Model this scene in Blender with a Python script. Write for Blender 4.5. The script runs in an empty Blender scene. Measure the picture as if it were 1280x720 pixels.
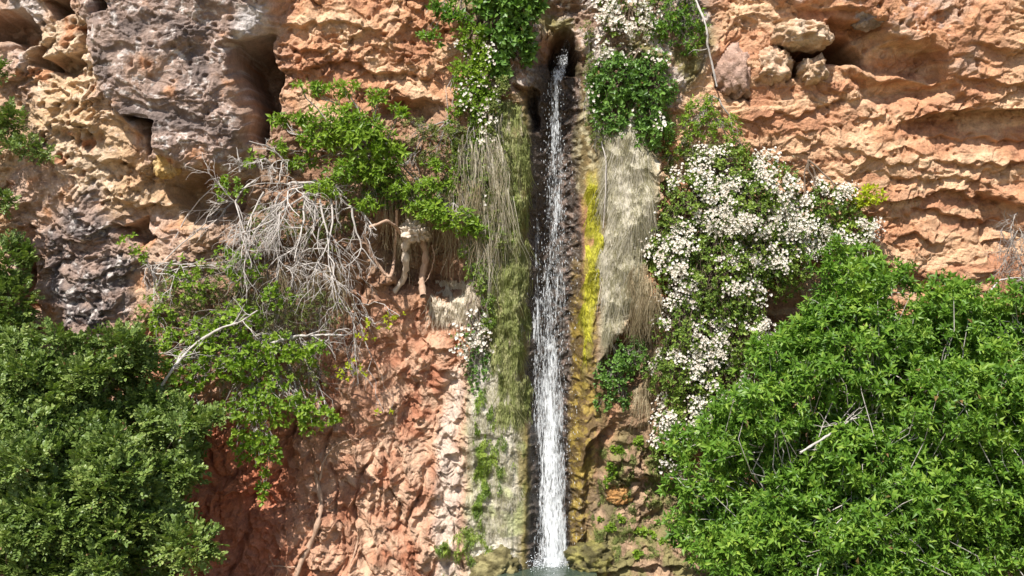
import bpy, math
import numpy as np

rng = np.random.default_rng(11)
D = 13.0            # camera stands 13 m in front of the cliff face
CZ = 4.2            # camera height
C = bpy.context.scene.collection

# ---------------------------------------------------------------- helpers: space
def P(u, v, y):
    """real position of something seen at (u,v) whose distance behind the y=0 plane is y"""
    s = (D + y) / D
    return np.array([(u - 640) / 100.0 * s, y, CZ + (360 - v) / 100.0 * s])

def sstep(a, b, x):
    t = np.clip((x - a) / (b - a), 0, 1)
    return t * t * (3 - 2 * t)

# ---------------------------------------------------------------- helpers: noise
_p = np.random.default_rng(5).permutation(1024)
_p = np.concatenate([_p, _p, _p]).astype(np.int32)
_ang = np.random.default_rng(6).random(1024) * 2 * math.pi
_gx = np.cos(_ang).astype(np.float32); _gy = np.sin(_ang).astype(np.float32)
_j1 = np.random.default_rng(7).random(1024).astype(np.float32)
_j2 = np.random.default_rng(8).random(1024).astype(np.float32)
_j3 = np.random.default_rng(9).random(1024).astype(np.float32)

def gn(x, y, seed=0):
    x = np.asarray(x, np.float32) + seed * 17.31; y = np.asarray(y, np.float32) + seed * 7.77
    xi = np.floor(x).astype(np.int32); yi = np.floor(y).astype(np.int32)
    fx = x - xi; fy = y - yi
    ux = fx * fx * fx * (fx * (fx * 6 - 15) + 10); uy = fy * fy * fy * (fy * (fy * 6 - 15) + 10)
    def h(a, b):
        return _p[_p[a & 1023] + (b & 1023)]
    def g(a, b, dx, dy):
        k = h(a, b); return _gx[k] * dx + _gy[k] * dy
    n00 = g(xi, yi, fx, fy); n10 = g(xi + 1, yi, fx - 1, fy)
    n01 = g(xi, yi + 1, fx, fy - 1); n11 = g(xi + 1, yi + 1, fx - 1, fy - 1)
    a = n00 + ux * (n10 - n00); b = n01 + ux * (n11 - n01)
    return (a + uy * (b - a)) * 1.5

def fbm(x, y, o=5, seed=0, gain=.5, lac=2.03):
    r = 0; a = 1.0; f = 1.0
    for i in range(o):
        r = r + a * gn(x * f, y * f, seed + i * 3); a *= gain; f *= lac
    return r

def ridged(x, y, o=5, seed=0, gain=.5):
    r = 0; a = 1.0; f = 1.0; w = 1.0
    for i in range(o):
        n = 1 - np.abs(gn(x * f, y * f, seed + i * 3)) * 1.6
        n = n * n * w; w = np.clip(n * 1.6, 0, 1)
        r = r + a * n; a *= gain; f *= 2.07
    return r

def worley(x, y, seed=0):
    x = np.asarray(x, np.float32) + seed * 13.7; y = np.asarray(y, np.float32) + seed * 3.9
    xi = np.floor(x).astype(np.int32); yi = np.floor(y).astype(np.int32)
    f1 = np.full(x.shape, 9, np.float32); f2 = f1.copy(); cid = np.zeros(x.shape, np.float32)
    for dx in (-1, 0, 1):
        for dy in (-1, 0, 1):
            k = _p[_p[(xi + dx) & 1023] + ((yi + dy) & 1023)]
            d = np.hypot(xi + dx + _j1[k] - x, yi + dy + _j2[k] - y)
            m = d < f1
            f2 = np.where(m, f1, np.minimum(f2, d))
            cid = np.where(m, _j3[k], cid); f1 = np.where(m, d, f1)
    return f1, f2, cid

def facets(x, y, seed=0, tilt=1.0):
    """broken angular faces: every cell is a tilted plane at its own height"""
    x = np.asarray(x, np.float32) + seed * 5.3; y = np.asarray(y, np.float32) + seed * 9.1
    xi = np.floor(x).astype(np.int32); yi = np.floor(y).astype(np.int32)
    f1 = np.full(x.shape, 9, np.float32); h = np.zeros(x.shape, np.float32)
    for dx in (-1, 0, 1):
        for dy in (-1, 0, 1):
            k = _p[_p[(xi + dx) & 1023] + ((yi + dy) & 1023)]
            ox = x - (xi + dx + _j1[k]); oy = y - (yi + dy + _j2[k]); d = ox * ox + oy * oy
            m = d < f1
            h = np.where(m, (_j3[k] - .5) + tilt * (_gx[k] * ox + _gy[k] * oy), h); f1 = np.where(m, d, f1)
    return h

def poly(u, v, pts, soft):
    """soft inside-mask of a polygon given in the same units as u,v"""
    pts = np.array(pts, np.float32)
    x0, y0 = pts.min(0) - soft * 2; x1, y1 = pts.max(0) + soft * 2
    out = np.zeros(u.shape, np.float32)
    sel = (u > x0) & (u < x1) & (v > y0) & (v < y1)
    if not sel.any(): return out
    a = u[sel]; b = v[sel]
    d = np.full(a.shape, 1e9, np.float32); ins = np.zeros(a.shape, bool)
    n = len(pts)
    for i in range(n):
        p = pts[i]; q = pts[(i + 1) % n]; e = q - p
        wx = a - p[0]; wy = b - p[1]
        t = np.clip((wx * e[0] + wy * e[1]) / (e @ e + 1e-9), 0, 1)
        d = np.minimum(d, np.hypot(wx - t * e[0], wy - t * e[1]))
        c = ((p[1] <= b) != (q[1] <= b))
        with np.errstate(divide='ignore', invalid='ignore'):
            xs = p[0] + (b - p[1]) / (q[1] - p[1] + 1e-12) * (q[0] - p[0])
        ins ^= c & (a < xs)
    s = np.where(ins, d, -d)
    out[sel] = sstep(-soft, soft, s)
    return out

# ---------------------------------------------------------------- helpers: meshes
def mesh_obj(name, V, F, mat, parent=None, attrs=None, smooth=False, loc=None):
    """F: (n,3) or (n,4) int array, or a list of such arrays"""
    V = np.asarray(V, np.float32)
    if loc is not None: V = V - np.asarray(loc, np.float32)
    Fs = F if isinstance(F, list) else [F]
    Fs = [np.asarray(f, np.int32) for f in Fs if len(f)]
    me = bpy.data.meshes.new(name)
    nl = sum(f.size for f in Fs); npoly = sum(len(f) for f in Fs)
    me.vertices.add(len(V)); me.vertices.foreach_set('co', V.ravel())
    me.loops.add(nl); me.polygons.add(npoly)
    me.loops.foreach_set('vertex_index', np.concatenate([f.ravel() for f in Fs]))
    starts = []; o = 0
    for f in Fs:
        starts.append(o + np.arange(len(f)) * f.shape[1]); o += f.size
    me.polygons.foreach_set('loop_start', np.concatenate(starts).astype(np.int32))
    me.polygons.foreach_set('use_smooth', np.full(npoly, smooth, bool))
    me.update(calc_edges=True)
    for k, a in (attrs or {}).items():
        a = np.asarray(a, np.float32)
        if a.ndim == 1:
            at = me.attributes.new(k, 'FLOAT', 'POINT'); at.data.foreach_set('value', a)
        else:
            at = me.attributes.new(k, 'FLOAT_COLOR', 'POINT'); at.data.foreach_set('color', a.ravel())
    me.materials.append(mat)
    o = bpy.data.objects.new(name, me); C.objects.link(o)
    if parent is not None: o.parent = parent
    elif loc is not None: o.location = [float(t) for t in loc]
    return o

def thing(name, loc, label, cat, group=None, kind=None):
    o = bpy.data.objects.new(name, None); C.objects.link(o)
    o.location = [float(t) for t in loc]; o.empty_display_size = .1
    tag(o, label, cat, group, kind); return o

def tag(o, label=None, cat=None, group=None, kind=None):
    if label: o['label'] = label
    if cat: o['category'] = cat
    if group: o['group'] = group
    if kind: o['kind'] = kind
    return o

def nrm(a):
    a = np.asarray(a, float)
    return a / (np.linalg.norm(a, axis=-1, keepdims=True) + 1e-9)

# ---------------------------------------------------------------- helpers: materials
def newmat(name):
    m = bpy.data.materials.new(name); m.use_nodes = True
    nt = m.node_tree; nt.nodes.clear()
    return m, nt

def nd(nt, typ, **kw):
    n = nt.nodes.new(typ)
    for k, v in kw.items():
        if k.startswith('i_'): n.inputs[k[2:].replace('_', ' ')].default_value = v
        else: setattr(n, k, v)
    return n

def noise_tex(nt, vec, scale, detail=4, rough=.55, scl=(1, 1, 1)):
    mp = nd(nt, 'ShaderNodeMapping'); mp.inputs['Scale'].default_value = scl
    nt.links.new(vec, mp.inputs['Vector'])
    n = nd(nt, 'ShaderNodeTexNoise', i_Scale=scale, i_Detail=detail, i_Roughness=rough)
    nt.links.new(mp.outputs[0], n.inputs['Vector'])
    return n.outputs[0]

def ramp(nt, fac, stops):
    r = nd(nt, 'ShaderNodeValToRGB'); cr = r.color_ramp
    while len(cr.elements) < len(stops): cr.elements.new(.5)
    for e, (p, c) in zip(cr.elements, stops):
        e.position = p; e.color = (*c, 1) if len(c) == 3 else c
    nt.links.new(fac, r.inputs[0]); return r.outputs[0]

def mixrgb(nt, a, b, fac, mode='MIX'):
    m = nd(nt, 'ShaderNodeMix', data_type='RGBA', blend_type=mode)
    for s, x in ((6, a), (7, b), (0, fac)):
        if hasattr(x, 'links') or hasattr(x, 'is_output'): nt.links.new(x, m.inputs[s])
        else: m.inputs[s].default_value = x if s == 0 else ((*x, 1) if len(x) == 3 else x)
    return m.outputs[2]

def leaf_mat(name, dark, mid, light, trans=.35, rough=.45, spec=.4):
    """leaf colour varies from leaf to leaf with the 'rnd' attribute of the mesh"""
    m, nt = newmat(name)
    at = nd(nt, 'ShaderNodeAttribute', attribute_name='rnd')
    col = ramp(nt, at.outputs['Fac'], [(0, (.24, .15, .06)), (.035, dark), (.5, mid), (1, light)])
    p = nd(nt, 'ShaderNodeBsdfPrincipled', i_Roughness=rough)
    p.inputs['Specular IOR Level'].default_value = spec
    nt.links.new(col, p.inputs['Base Color'])
    t = nd(nt, 'ShaderNodeBsdfTranslucent')
    tc = mixrgb(nt, col, (1.0, 1.15, .45), 1.0, 'MULTIPLY')
    nt.links.new(tc, t.inputs[0])
    mx = nd(nt, 'ShaderNodeMixShader', i_Fac=trans)
    nt.links.new(p.outputs[0], mx.inputs[1]); nt.links.new(t.outputs[0], mx.inputs[2])
    o = nd(nt, 'ShaderNodeOutputMaterial'); nt.links.new(mx.outputs[0], o.inputs[0])
    return m

def bark_mat(name, c1, c2, scale=25, rough=.85):
    m, nt = newmat(name)
    tc = nd(nt, 'ShaderNodeTexCoord')
    n = noise_tex(nt, tc.outputs['Object'], scale, 5, .6, (1, 1, .35))
    col = ramp(nt, n, [(.3, c1), (.7, c2)])
    p = nd(nt, 'ShaderNodeBsdfPrincipled', i_Roughness=rough)
    nt.links.new(col, p.inputs['Base Color'])
    b = nd(nt, 'ShaderNodeBump', i_Strength=.9, i_Distance=.02)
    nt.links.new(n, b.inputs['Height']); nt.links.new(b.outputs[0], p.inputs['Normal'])
    o = nd(nt, 'ShaderNodeOutputMaterial'); nt.links.new(p.outputs[0], o.inputs[0])
    return m

def rock_mat(name):
    """colour comes from the 'Col' vertex attribute (rock kind), alpha = how wet it is"""
    m, nt = newmat(name)
    tc = nd(nt, 'ShaderNodeTexCoord'); ob = tc.outputs['Object']
    at = nd(nt, 'ShaderNodeAttribute', attribute_name='Col')
    n1 = noise_tex(nt, ob, 7, 8, .65)
    n2 = noise_tex(nt, ob, 38, 5, .7)
    n3 = noise_tex(nt, ob, 130, 3, .6)
    vo = nd(nt, 'ShaderNodeTexVoronoi', feature='F1', i_Scale=26.0); wp = nd(nt, 'ShaderNodeVectorMath', operation='ADD')
    nv = nd(nt, 'ShaderNodeTexNoise', i_Scale=14.0, i_Detail=4.0); nt.links.new(ob, nv.inputs['Vector'])
    sc_ = nd(nt, 'ShaderNodeVectorMath', operation='SCALE'); sc_.inputs['Scale'].default_value = .12; nt.links.new(nv.outputs['Color'], sc_.inputs[0])
    nt.links.new(ob, wp.inputs[0]); nt.links.new(sc_.outputs[0], wp.inputs[1]); nt.links.new(wp.outputs[0], vo.inputs['Vector'])
    v1 = ramp(nt, n1, [(.25, (.66, .64, .64)), (.5, (1, 1, 1)), (.75, (1.28, 1.25, 1.2))])
    v2 = ramp(nt, n2, [(.25, (.72, .70, .70)), (.5, (1, 1, 1)), (.8, (1.25, 1.25, 1.25))])
    c = mixrgb(nt, at.outputs['Color'], v1, 1.0, 'MULTIPLY')
    c = mixrgb(nt, c, v2, 1.0, 'MULTIPLY')
    p = nd(nt, 'ShaderNodeBsdfPrincipled')
    nt.links.new(c, p.inputs['Base Color'])
    r = nd(nt, 'ShaderNodeMapRange'); r.inputs['To Min'].default_value = .92; r.inputs['To Max'].default_value = .22
    nt.links.new(at.outputs['Alpha'], r.inputs[0]); nt.links.new(r.outputs[0], p.inputs['Roughness'])
    r2 = nd(nt, 'ShaderNodeMapRange'); r2.inputs['To Min'].default_value = .15; r2.inputs['To Max'].default_value = .6
    nt.links.new(at.outputs['Alpha'], r2.inputs[0]); nt.links.new(r2.outputs[0], p.inputs['Specular IOR Level'])
    b1 = nd(nt, 'ShaderNodeBump', i_Strength=.75, i_Distance=.03)
    b2 = nd(nt, 'ShaderNodeBump', i_Strength=.6, i_Distance=.008)
    b0 = nd(nt, 'ShaderNodeBump', i_Strength=.5, i_Distance=.02); nt.links.new(vo.outputs['Distance'], b0.inputs['Height']); nt.links.new(b0.outputs[0], b1.inputs['Normal'])
    nt.links.new(n2, b1.inputs['Height']); nt.links.new(n3, b2.inputs['Height'])
    nt.links.new(b1.outputs[0], b2.inputs['Normal']); nt.links.new(b2.outputs[0], p.inputs['Normal'])
    o = nd(nt, 'ShaderNodeOutputMaterial'); nt.links.new(p.outputs[0], o.inputs[0])
    return m

# ================================================================= CAMERA, SKY, SUN
cam_d = bpy.data.cameras.new('camera'); cam = bpy.data.objects.new('camera', cam_d); C.objects.link(cam)
cam.location = (0, -D, CZ); cam.rotation_euler = (math.radians(90), 0, 0)
cam_d.sensor_width = 36; cam_d.lens = 36 * D / 12.8; cam_d.clip_end = 2000
bpy.context.scene.camera = cam

SUN_EL = math.radians(52); SUN_AZ = math.radians(27)       # azimuth: how far left of the view axis it stands behind the camera
sdir = np.array([-math.sin(SUN_AZ) * math.cos(SUN_EL), -math.cos(SUN_AZ) * math.cos(SUN_EL), math.sin(SUN_EL)])
sun_d = bpy.data.lights.new('sun', 'SUN'); sun_d.energy = 5.0; sun_d.angle = math.radians(.5); sun_d.color = (1, .96, .89)
sun = bpy.data.objects.new('sun', sun_d); C.objects.link(sun); sun.location = (-8, -20, 25)
from mathutils import Vector
sun.rotation_euler = Vector(sdir.tolist()).to_track_quat('Z', 'Y').to_euler()
w = bpy.data.worlds.new('World'); bpy.context.scene.world = w; w.use_nodes = True
nt = w.node_tree; bg = nt.nodes['Background']; bg.inputs[1].default_value = .085
sk = nt.nodes.new('ShaderNodeTexSky'); sk.sky_type = 'NISHITA'; sk.sun_disc = False
sk.sun_elevation = SUN_EL; sk.sun_rotation = math.atan2(sdir[0], sdir[1])
nt.links.new(sk.outputs[0], bg.inputs[0])
vs = bpy.context.scene.view_settings
vs.view_transform = 'Standard'; vs.look = 'None'; vs.exposure = 0.68; vs.gamma = 1; vs.use_curve_mapping = False
bpy.context.scene.cycles.max_bounces = 5; bpy.context.scene.cycles.diffuse_bounces = 3
bpy.context.scene.cycles.transparent_max_bounces = 16

# ================================================================= CLIFF
def axis(lo, a, b, hi, fine, coarse):
    left = []; x = a; s = fine
    while x > lo: s = min(s * 1.06, coarse); x -= s; left.append(x)
    right = []; x = b; s = fine
    while x < hi: s = min(s * 1.06, coarse); x += s; right.append(x)
    return np.array(left[::-1] + list(np.arange(a, b, fine)) + right, np.float32)

X1 = axis(-16, -6.85, 6.85, 16, .0105, .12)
Z1 = axis(-.4, .35, 8.1, 11.6, .0105, .12)
X, Z = np.meshgrid(X1, Z1)
U = 640 + X * 100; V = 360 - (Z - CZ) * 100

wu = fbm(U / 90, V / 90, 4, 1) ; wv = fbm(U / 90, V / 90, 4, 2)
Uw = U + wu * 13; Vw = V + wv * 13

cols = [-1000, -300, 0, 160, 330, 450, 560, 615, 650, 668, 690, 718, 732, 750, 790, 850, 950, 1100, 1280, 1600, 2400]
rows = {
 -500: [.6, .4, .3, .5, .3, .3, .2, .2, .2, .1, -.1, .1, .1, .2, .2, .3, .4, .5, .5, .4, .3],
 -60: [.5, .3, .15, .5, .25, .15, .05, .1, .15, .15, .05, .15, .15, .15, .2, .25, .3, .4, .45, .3, .3],
 40: [.4, .3, .05, .5, .0, .12, .05, .05, .1, .15, -.15, -.1, .15, .15, .2, .2, .25, .35, .4, .3, .3],
 100: [.4, .3, .05, .5, -.1, .1, .05, .1, .1, .0, -.30, -.22, .05, .1, .25, .2, .15, .10, .3, .3, .3],
 200: [.3, .2, .05, .38, .1, .1, .1, .3, .32, .0, -.34, -.28, .05, .22, .42, .15, .0, .0, .1, .2, .2],
 300: [.3, .2, .0, .1, .1, .1, .1, .3, .30, -.05, -.38, -.3, .05, .2, .45, .15, -.1, -.12, -.1, .1, .2],
 400: [.2, .1, .0, .1, .05, -.12, -.05, .25, .28, -.05, -.38, -.3, .1, .25, .3, .05, -.1, -.2, -.2, 0, .1],
 500: [.2, .1, .0, .0, -.1, -.15, .02, .25, .28, .0, -.38, -.3, .12, .2, .05, .0, -.1, -.2, -.2, 0, .1],
 600: [.2, .1, .0, .0, -.1, -.1, .06, .25, .28, .05, -.35, -.25, .12, .2, .1, .1, -.1, -.2, -.2, 0, .1],
 720: [.3, .2, .1, .1, .0, .0, .12, .3, .3, .12, -.2, -.1, .15, .3, .4, .35, .0, -.1, -.1, 0, .1],
 860: [.5, .5, .4, .4, .4, .4, .4, .5, .5, .4, .2, .2, .4, .6, .7, .6, .4, .3, .3, .3, .3],
}
gu = np.arange(-1000, 2400, 6.0); rv = np.array(sorted(rows)); gv = np.arange(-500, 860, 6.0)
tab = np.array([np.interp(gu, cols, rows[r]) for r in rv])
tab = np.array([np.interp(gv, rv, tab[:, i]) for i in range(tab.shape[1])]).T
def blur(a, n, ax):
    for _ in range(n):
        a = (np.roll(a, 1, ax) + 2 * a + np.roll(a, -1, ax)) / 4
    return a
tp = np.pad(tab, 30, mode='edge'); tp = blur(blur(tp, 14, 0), 2, 1); tab = tp[30:-30, 30:-30]
def sample(tab, u, v):
    a = np.clip((u - gu[0]) / 6, 0, len(gu) - 1.01); b = np.clip((v - gv[0]) / 6, 0, len(gv) - 1.01)
    i = a.astype(int); j = b.astype(int); fa = a - i; fb = b - j
    return (tab[j, i] * (1 - fa) + tab[j, i + 1] * fa) * (1 - fb) + (tab[j + 1, i] * (1 - fa) + tab[j + 1, i + 1] * fa) * fb
# the gully edges stay straighter than the rest
gul = sstep(600, 640, U) * (1 - sstep(760, 800, U))
p = sample(tab, U + wu * (22 - 17 * gul), V + wv * 22)

# -- region masks
M_ = lambda pts, s: poly(Uw, Vw, pts, s)
gray_bulge = M_([(118, -90), (350, -90), (345, 20), (308, 62), (300, 120), (306, 175), (292, 212), (250, 222), (205, 195), (168, 155), (140, 105), (122, 40)], 10)
gray_band = M_([(60, 280), (130, 240), (155, 300), (178, 345), (160, 430), (85, 430), (62, 350)], 12)
cream_pit = M_([(40, 30), (115, 20), (130, 90), (150, 160), (160, 260), (120, 240), (60, 180)], 16)
redlow = M_([(150, 400), (470, 360), (560, 400), (590, 560), (585, 900), (100, 900), (170, 600)], 22)
white_edge = M_([(562, 470), (580, 450), (582, 900), (535, 900), (548, 680)], 9)
pale_low = M_([(430, 520), (560, 440), (585, 900), (400, 900), (420, 700)], 45)
right_rock = sstep(850, 900, Uw)
roof = M_([(955, -90), (2500, -90), (2500, 140), (1230, 140), (1172, 112), (1168, 78), (1150, 58), (1110, 46), (1042, 34), (1035, 14), (960, 8)], 7)
mound = M_([(770, 520), (830, 540), (860, 620), (890, 660), (890, 900), (730, 900), (745, 640)], 18)
lcol = (1 - sstep(655, 667, U + wu * 5)) * sstep(578, 600, U + wu * 8) * sstep(110, 150, V) 
rcol = sstep(722, 732, U + wu * 5) * (1 - sstep(755, 760, U + wu * 6)) * sstep(110, 190, V)
gully = sstep(654, 664, U + wu * 4) * (1 - sstep(722, 732, U + wu * 5)) * sstep(40, 90, V)
throat = poly(U + wu * 5, V + wv * 5, [(698, 50), (712, 40), (723, 50), (724, 84), (708, 98), (690, 96)], 6)

p += .30 * gray_bulge + .08 * gray_band + .13 * roof + .0 * mound
# -- local recesses and caves:  (polygon, depth, softness)
for pts, dp, sf in [
    ([(304, 58), (338, 45), (352, 90), (343, 150), (330, 195), (311, 182), (305, 110)], 1.0, 6),
    ([(225, 235), (262, 225), (305, 232), (300, 268), (240, 272)], .5, 8),
    ([(184, 160), (200, 160), (206, 188), (192, 192)], .6, 4),
    ([(140, 5), (160, 2), (166, 24), (148, 28)], .6, 5),
    ([(-20, 28), (40, 18), (50, 50), (35, 62), (-20, 58)], .6, 6),
    ([(50, 58), (66, 60), (70, 90), (52, 82)], .4, 4), ([(75, 2), (100, -2), (104, 16), (82, 18)], .45, 4),
    ([(62, 76), (90, 70), (110, 85), (95, 96), (66, 92)], .35, 5), ([(104, 44), (122, 40), (128, 74), (112, 66)], .45, 5),
    ([(13, 340), (35, 335), (45, 400), (28, 395)], .6, 6),
    ([(150, 290), (190, 278), (205, 300), (180, 316)], .35, 6),
    ([(1030, 48), (1060, 56), (1084, 70), (1080, 80), (1050, 80), (1016, 76), (1014, 60)], 1.3, 5),
    ([(972, 57), (1015, 62), (1040, 66), (1035, 76), (1000, 74), (975, 66)], .8, 4),
    ([(985, 78), (1000, 78), (1006, 100), (978, 102)], .5, 4),
    ([(1040, 34), (1110, 50), (1150, 62), (1165, 80), (1160, 100), (1100, 88), (1040, 74)], .22, 6),
    ([(1060, 92), (1150, 100), (1175, 112), (1150, 128), (1100, 134), (1080, 118)], .16, 10),
    ([(1230, 250), (1270, 255), (1280, 330), (1250, 352), (1235, 310)], .16, 10),
    ([(898, 100), (930, 112), (932, 128), (905, 118)], .45, 4),
    ([(700, 42), (713, 36), (724, 48), (726, 72), (719, 88), (700, 88), (695, 66)], .6, 6),
    ([(640, 100), (668, 110), (672, 150), (664, 170), (655, 130)], .3, 6),
    ([(465, 285), (545, 275), (600, 330), (560, 375), (500, 360), (470, 330)], .34, 14),
    ([(455, 145), (500, 130), (540, 150), (500, 175)], .14, 8),
    ([(758, 448), (800, 400), (815, 420), (800, 480), (765, 500)], .30, 8),
    ([(725, 640), (742, 560), (762, 540), (756, 640), (735, 705)], .16, 6),
]:
    p -= dp * 1.35 * M_(pts, sf)

# -- ledges: overhanging above an edge line, undercut below it:  (polyline, proud, undercut, reach above, reach below)
def ledge(pl, a, b, up, dn, ends=25):
    global p
    pl = np.array(pl, float)
    e = np.interp(U, pl[:, 0], pl[:, 1]) + wv * 9 + gn(U / 14, V / 60, 31) * 5
    t = V - e
    win = sstep(pl[0, 0] - ends, pl[0, 0] + ends, Uw) * (1 - sstep(pl[-1, 0] - ends, pl[-1, 0] + ends, Uw))
    k = sstep(-1.5, 2.5, t)
    p = p + win * ((1 - k) * a * np.exp(np.minimum(t, 0) / up) - k * b * np.exp(-np.maximum(t, 0) / dn))
ledge([(1140, 150), (1200, 138), (1240, 142), (1320, 132)], .16, .22, 40, 34)
ledge([(1205, 60), (1240, 72), (1300, 66)], .05, .09, 26, 22)
ledge([(1180, 98), (1230, 106), (1300, 96)], .05, .09, 26, 22)
ledge([(1170, 205), (1230, 210), (1300, 202)], .05, .08, 20, 18)
ledge([(1240, 300), (1290, 292), (1340, 300)], .05, .08, 20, 18)
ledge([(960, 8), (1010, 20), (1045, 14), (1080, 30)], .05, .1, 30, 20)
ledge([(930, 150), (990, 142), (1060, 128)], .03, .06, 40, 25)
ledge([(1100, 252), (1150, 246), (1200, 236), (1250, 248), (1290, 262)], .07, .10, 26, 26)
ledge([(1150, 262), (1210, 268), (1260, 276)], .05, .09, 16, 22)
ledge([(1120, 302), (1150, 298), (1185, 318)], .04, .06, 22, 18, 14)
ledge([(1100, 212), (1180, 224), (1260, 214)], .04, .05, 22, 18)
ledge([(940, 248), (1000, 240), (1050, 232)], .05, .08, 25, 22)
ledge([(1050, 190), (1110, 200), (1160, 196)], .04, .05, 22, 20)
ledge([(1170, 176), (1230, 182), (1300, 172)], .04, .06, 22, 20)
ledge([(360, 36), (420, 28), (470, 40)], .05, .07, 30, 22)
ledge([(380, 86), (430, 78), (470, 92), (520, 88)], .05, .08, 26, 22)
ledge([(470, 130), (520, 122), (560, 132)], .06, .1, 30, 22)
ledge([(350, 60), (390, 66), (420, 56)], .04, .06, 22, 18)
ledge([(0, 108), (45, 98), (70, 104)], .05, .06, 30, 22)
ledge([(170, 262), (240, 262), (300, 275)], .06, .1, 26, 22)
ledge([(0, 290), (40, 285), (60, 300)], .06, .1, 26, 22)
ledge([(120, 196), (165, 206), (200, 230)], .05, .08, 22, 18)
ledge([(560, 395), (600, 388), (620, 394)], .03, .05, 12, 14)
ledge([(740, 706), (800, 700), (860, 708)], .03, .1, 12, 12)

rtufa0 = poly(Uw, Vw, [(750, 160), (812, 165), (814, 320), (796, 385), (764, 445), (752, 460)], 7)
och = sstep(710, 718, U + wu * 6) * (1 - sstep(744, 752, U + wu * 7)) * sstep(280, 420, V)
# -- surface relief
lat = 1 - .75 * np.clip(lcol + rcol + gully, 0, 1)
base1 = fbm(U / 150, V / 150, 3, 10)
# chipped blocky faces (terraced slanting noise)
s = fbm(Uw / 62, Vw / 48, 5, 20, .52) + .35 * np.sin((Vw + .35 * Uw) / 31)
def terr(h, n, sharp):
    q = h * n; f = np.floor(q); t = q - f
    return (f + sstep(.5 - sharp, .5 + sharp, t)) / n
chips = terr(s, 2.6, .10)
rm = sstep(-.35, .35, gn(Uw / 75, Vw / 60, 77) + .35 * gn(Uw / 30, Vw / 26, 78)); rm = .14 + .86 * rm; rm = rm * (1 - .35 * right_rock)
slab = terr(fbm(Uw / 150 + 5, Vw / 95, 3, 27, .5) + .2 * gn(U / 40, V / 30, 28), 3.2, .07)
s2 = fbm(Uw / 24, Vw / 17, 4, 24, .55); chips2 = terr(s2, 2.6, .18)
f1, f2, cid = worley(Uw / 34 + wu * .5, Vw / 26 + wv * .5, 3)
crack = 1 - sstep(.0, .10, f2 - f1)
rdg = ridged(U / 45 + wu, V / 60 + wv, 4, 40)
vrib = ridged(U / 26 + wv * .8, V / 150 + wu, 4, 50)          # vertical ribs of the red lower wall
fine = fbm(U / 7, V / 6, 4, 60, .6)
big_l = 1 - sstep(330, 380, Uw)
rr = right_rock * (1 - sstep(.2, .8, roof)) 
relief = .07 * base1 + .11 * slab * lat + .040 * chips * lat * (.45 + .55 * rm) + .016 * chips2 * lat * rm + .011 * fine * (.5 + .5 * lat) * (.3 + .7 * rm)
wa = fbm(U / 16, V / 16, 3, 140) * .35; wb = fbm(U / 16, V / 16, 3, 141) * .35
fa1 = facets(U / 58 + wu * .5 + .25 * wa, V / 40 + wv * .5 + .25 * wb, 1, 1.1); fa2 = facets(U / 24 + wa + wu, V / 16 + wb + wv, 2, 1.0); fa3 = facets(U / 10 + wa * 2, V / 7.5 + wb * 2, 3, 1.0)
ang = (1 - .6 * gray_bulge) * (1 - .45 * right_rock) * (1 - .42 * redlow)
relief += lat * (.085 * fa1 * (.4 + .6 * rm) + .052 * fa2 * (.25 + .9 * rm) + .022 * fa3 * (.3 + .8 * rm)) * ang
relief += (.040 * rdg - .02 * crack) * lat * rm * (1 - .5 * rr) * (1 - redlow * .5)
relief += redlow * (.07 * (vrib - .6) - .02)
relief -= redlow * .035 * ridged(Uw / 34, Vw / 120, 3, 53)
relief += .035 * (cid - .5) * lat * (1 - redlow)
strat = gn(U / 160 + wu * .3, (Vw + .12 * U) / 9, 70) * .018 + gn(U / 90, (Vw + .1 * U) / 19, 71) * .025
relief += rr * strat * rm * 1.2
# pits
pf1, pf2, pc = worley(U / 13 + wu * .4, V / 12 + wv * .4, 9)
pf3, pf4, pc3 = worley(U / 27 + wu, V / 24 + wv, 12)
pitty = np.clip(cream_pit + .5 * sstep(.05, .45, gn(U / 55, V / 55, 80)) * big_l * (1 - gray_bulge * .6) + .35 * roof * sstep(.0, .4, gn(U / 60, V / 50, 81)), 0, 1)
relief -= pitty * .085 * (1 - sstep(.12, .42, pf1)) * (pc > .35) 
relief -= pitty * .12 * (1 - sstep(.1, .4, pf3)) * (pc3 > .5)
relief -= .05 * (1 - sstep(.08, .3, pf1)) * (pc > .86) * lat
# gully and tufa columns: vertical flutes
flute = gn(U / 7 + wu * .6, V / 90, 90) * .022 + gn(U / 16, V / 120, 91) * .04
wetbump = ridged(U / 13, V / 17, 3, 95) * .035
relief += np.clip(lcol + rcol, 0, 1) * (flute + .02 * fbm(U / 16, V / 22, 3, 97)) + gully * wetbump
relief += (lcol * (1 - .75 * sstep(420, 470, V)) + rtufa0) * (.022 * ridged(U / 22 + wu, V / 70 + wv, 3, 98) + .012 * facets(U / 9 + wa, V / 14 + wb, 5))
relief += och * (.03 * ridged(U / 14 + wu * 2, V / 34 + wv * 2, 4, 96) + .03 * fbm(U / 30, V / 50, 3, 94)) - gully * och * wetbump * .6
relief += mound * .05 * fbm(U / 40, V / 34, 4, 99) - rtufa0 * .5 * relief
p = p + relief
# crevices in the red wall
p -= redlow * .09 * (1 - sstep(0, .06, np.abs(gn(Uw / 70, Vw / 260, 110)))) 

far = sstep(7.0, 10.5, np.abs(X))
p += .5 * far * fbm(U / 400, V / 400, 3, 120)
top = sstep(9.2, 11.4, Z)
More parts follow.
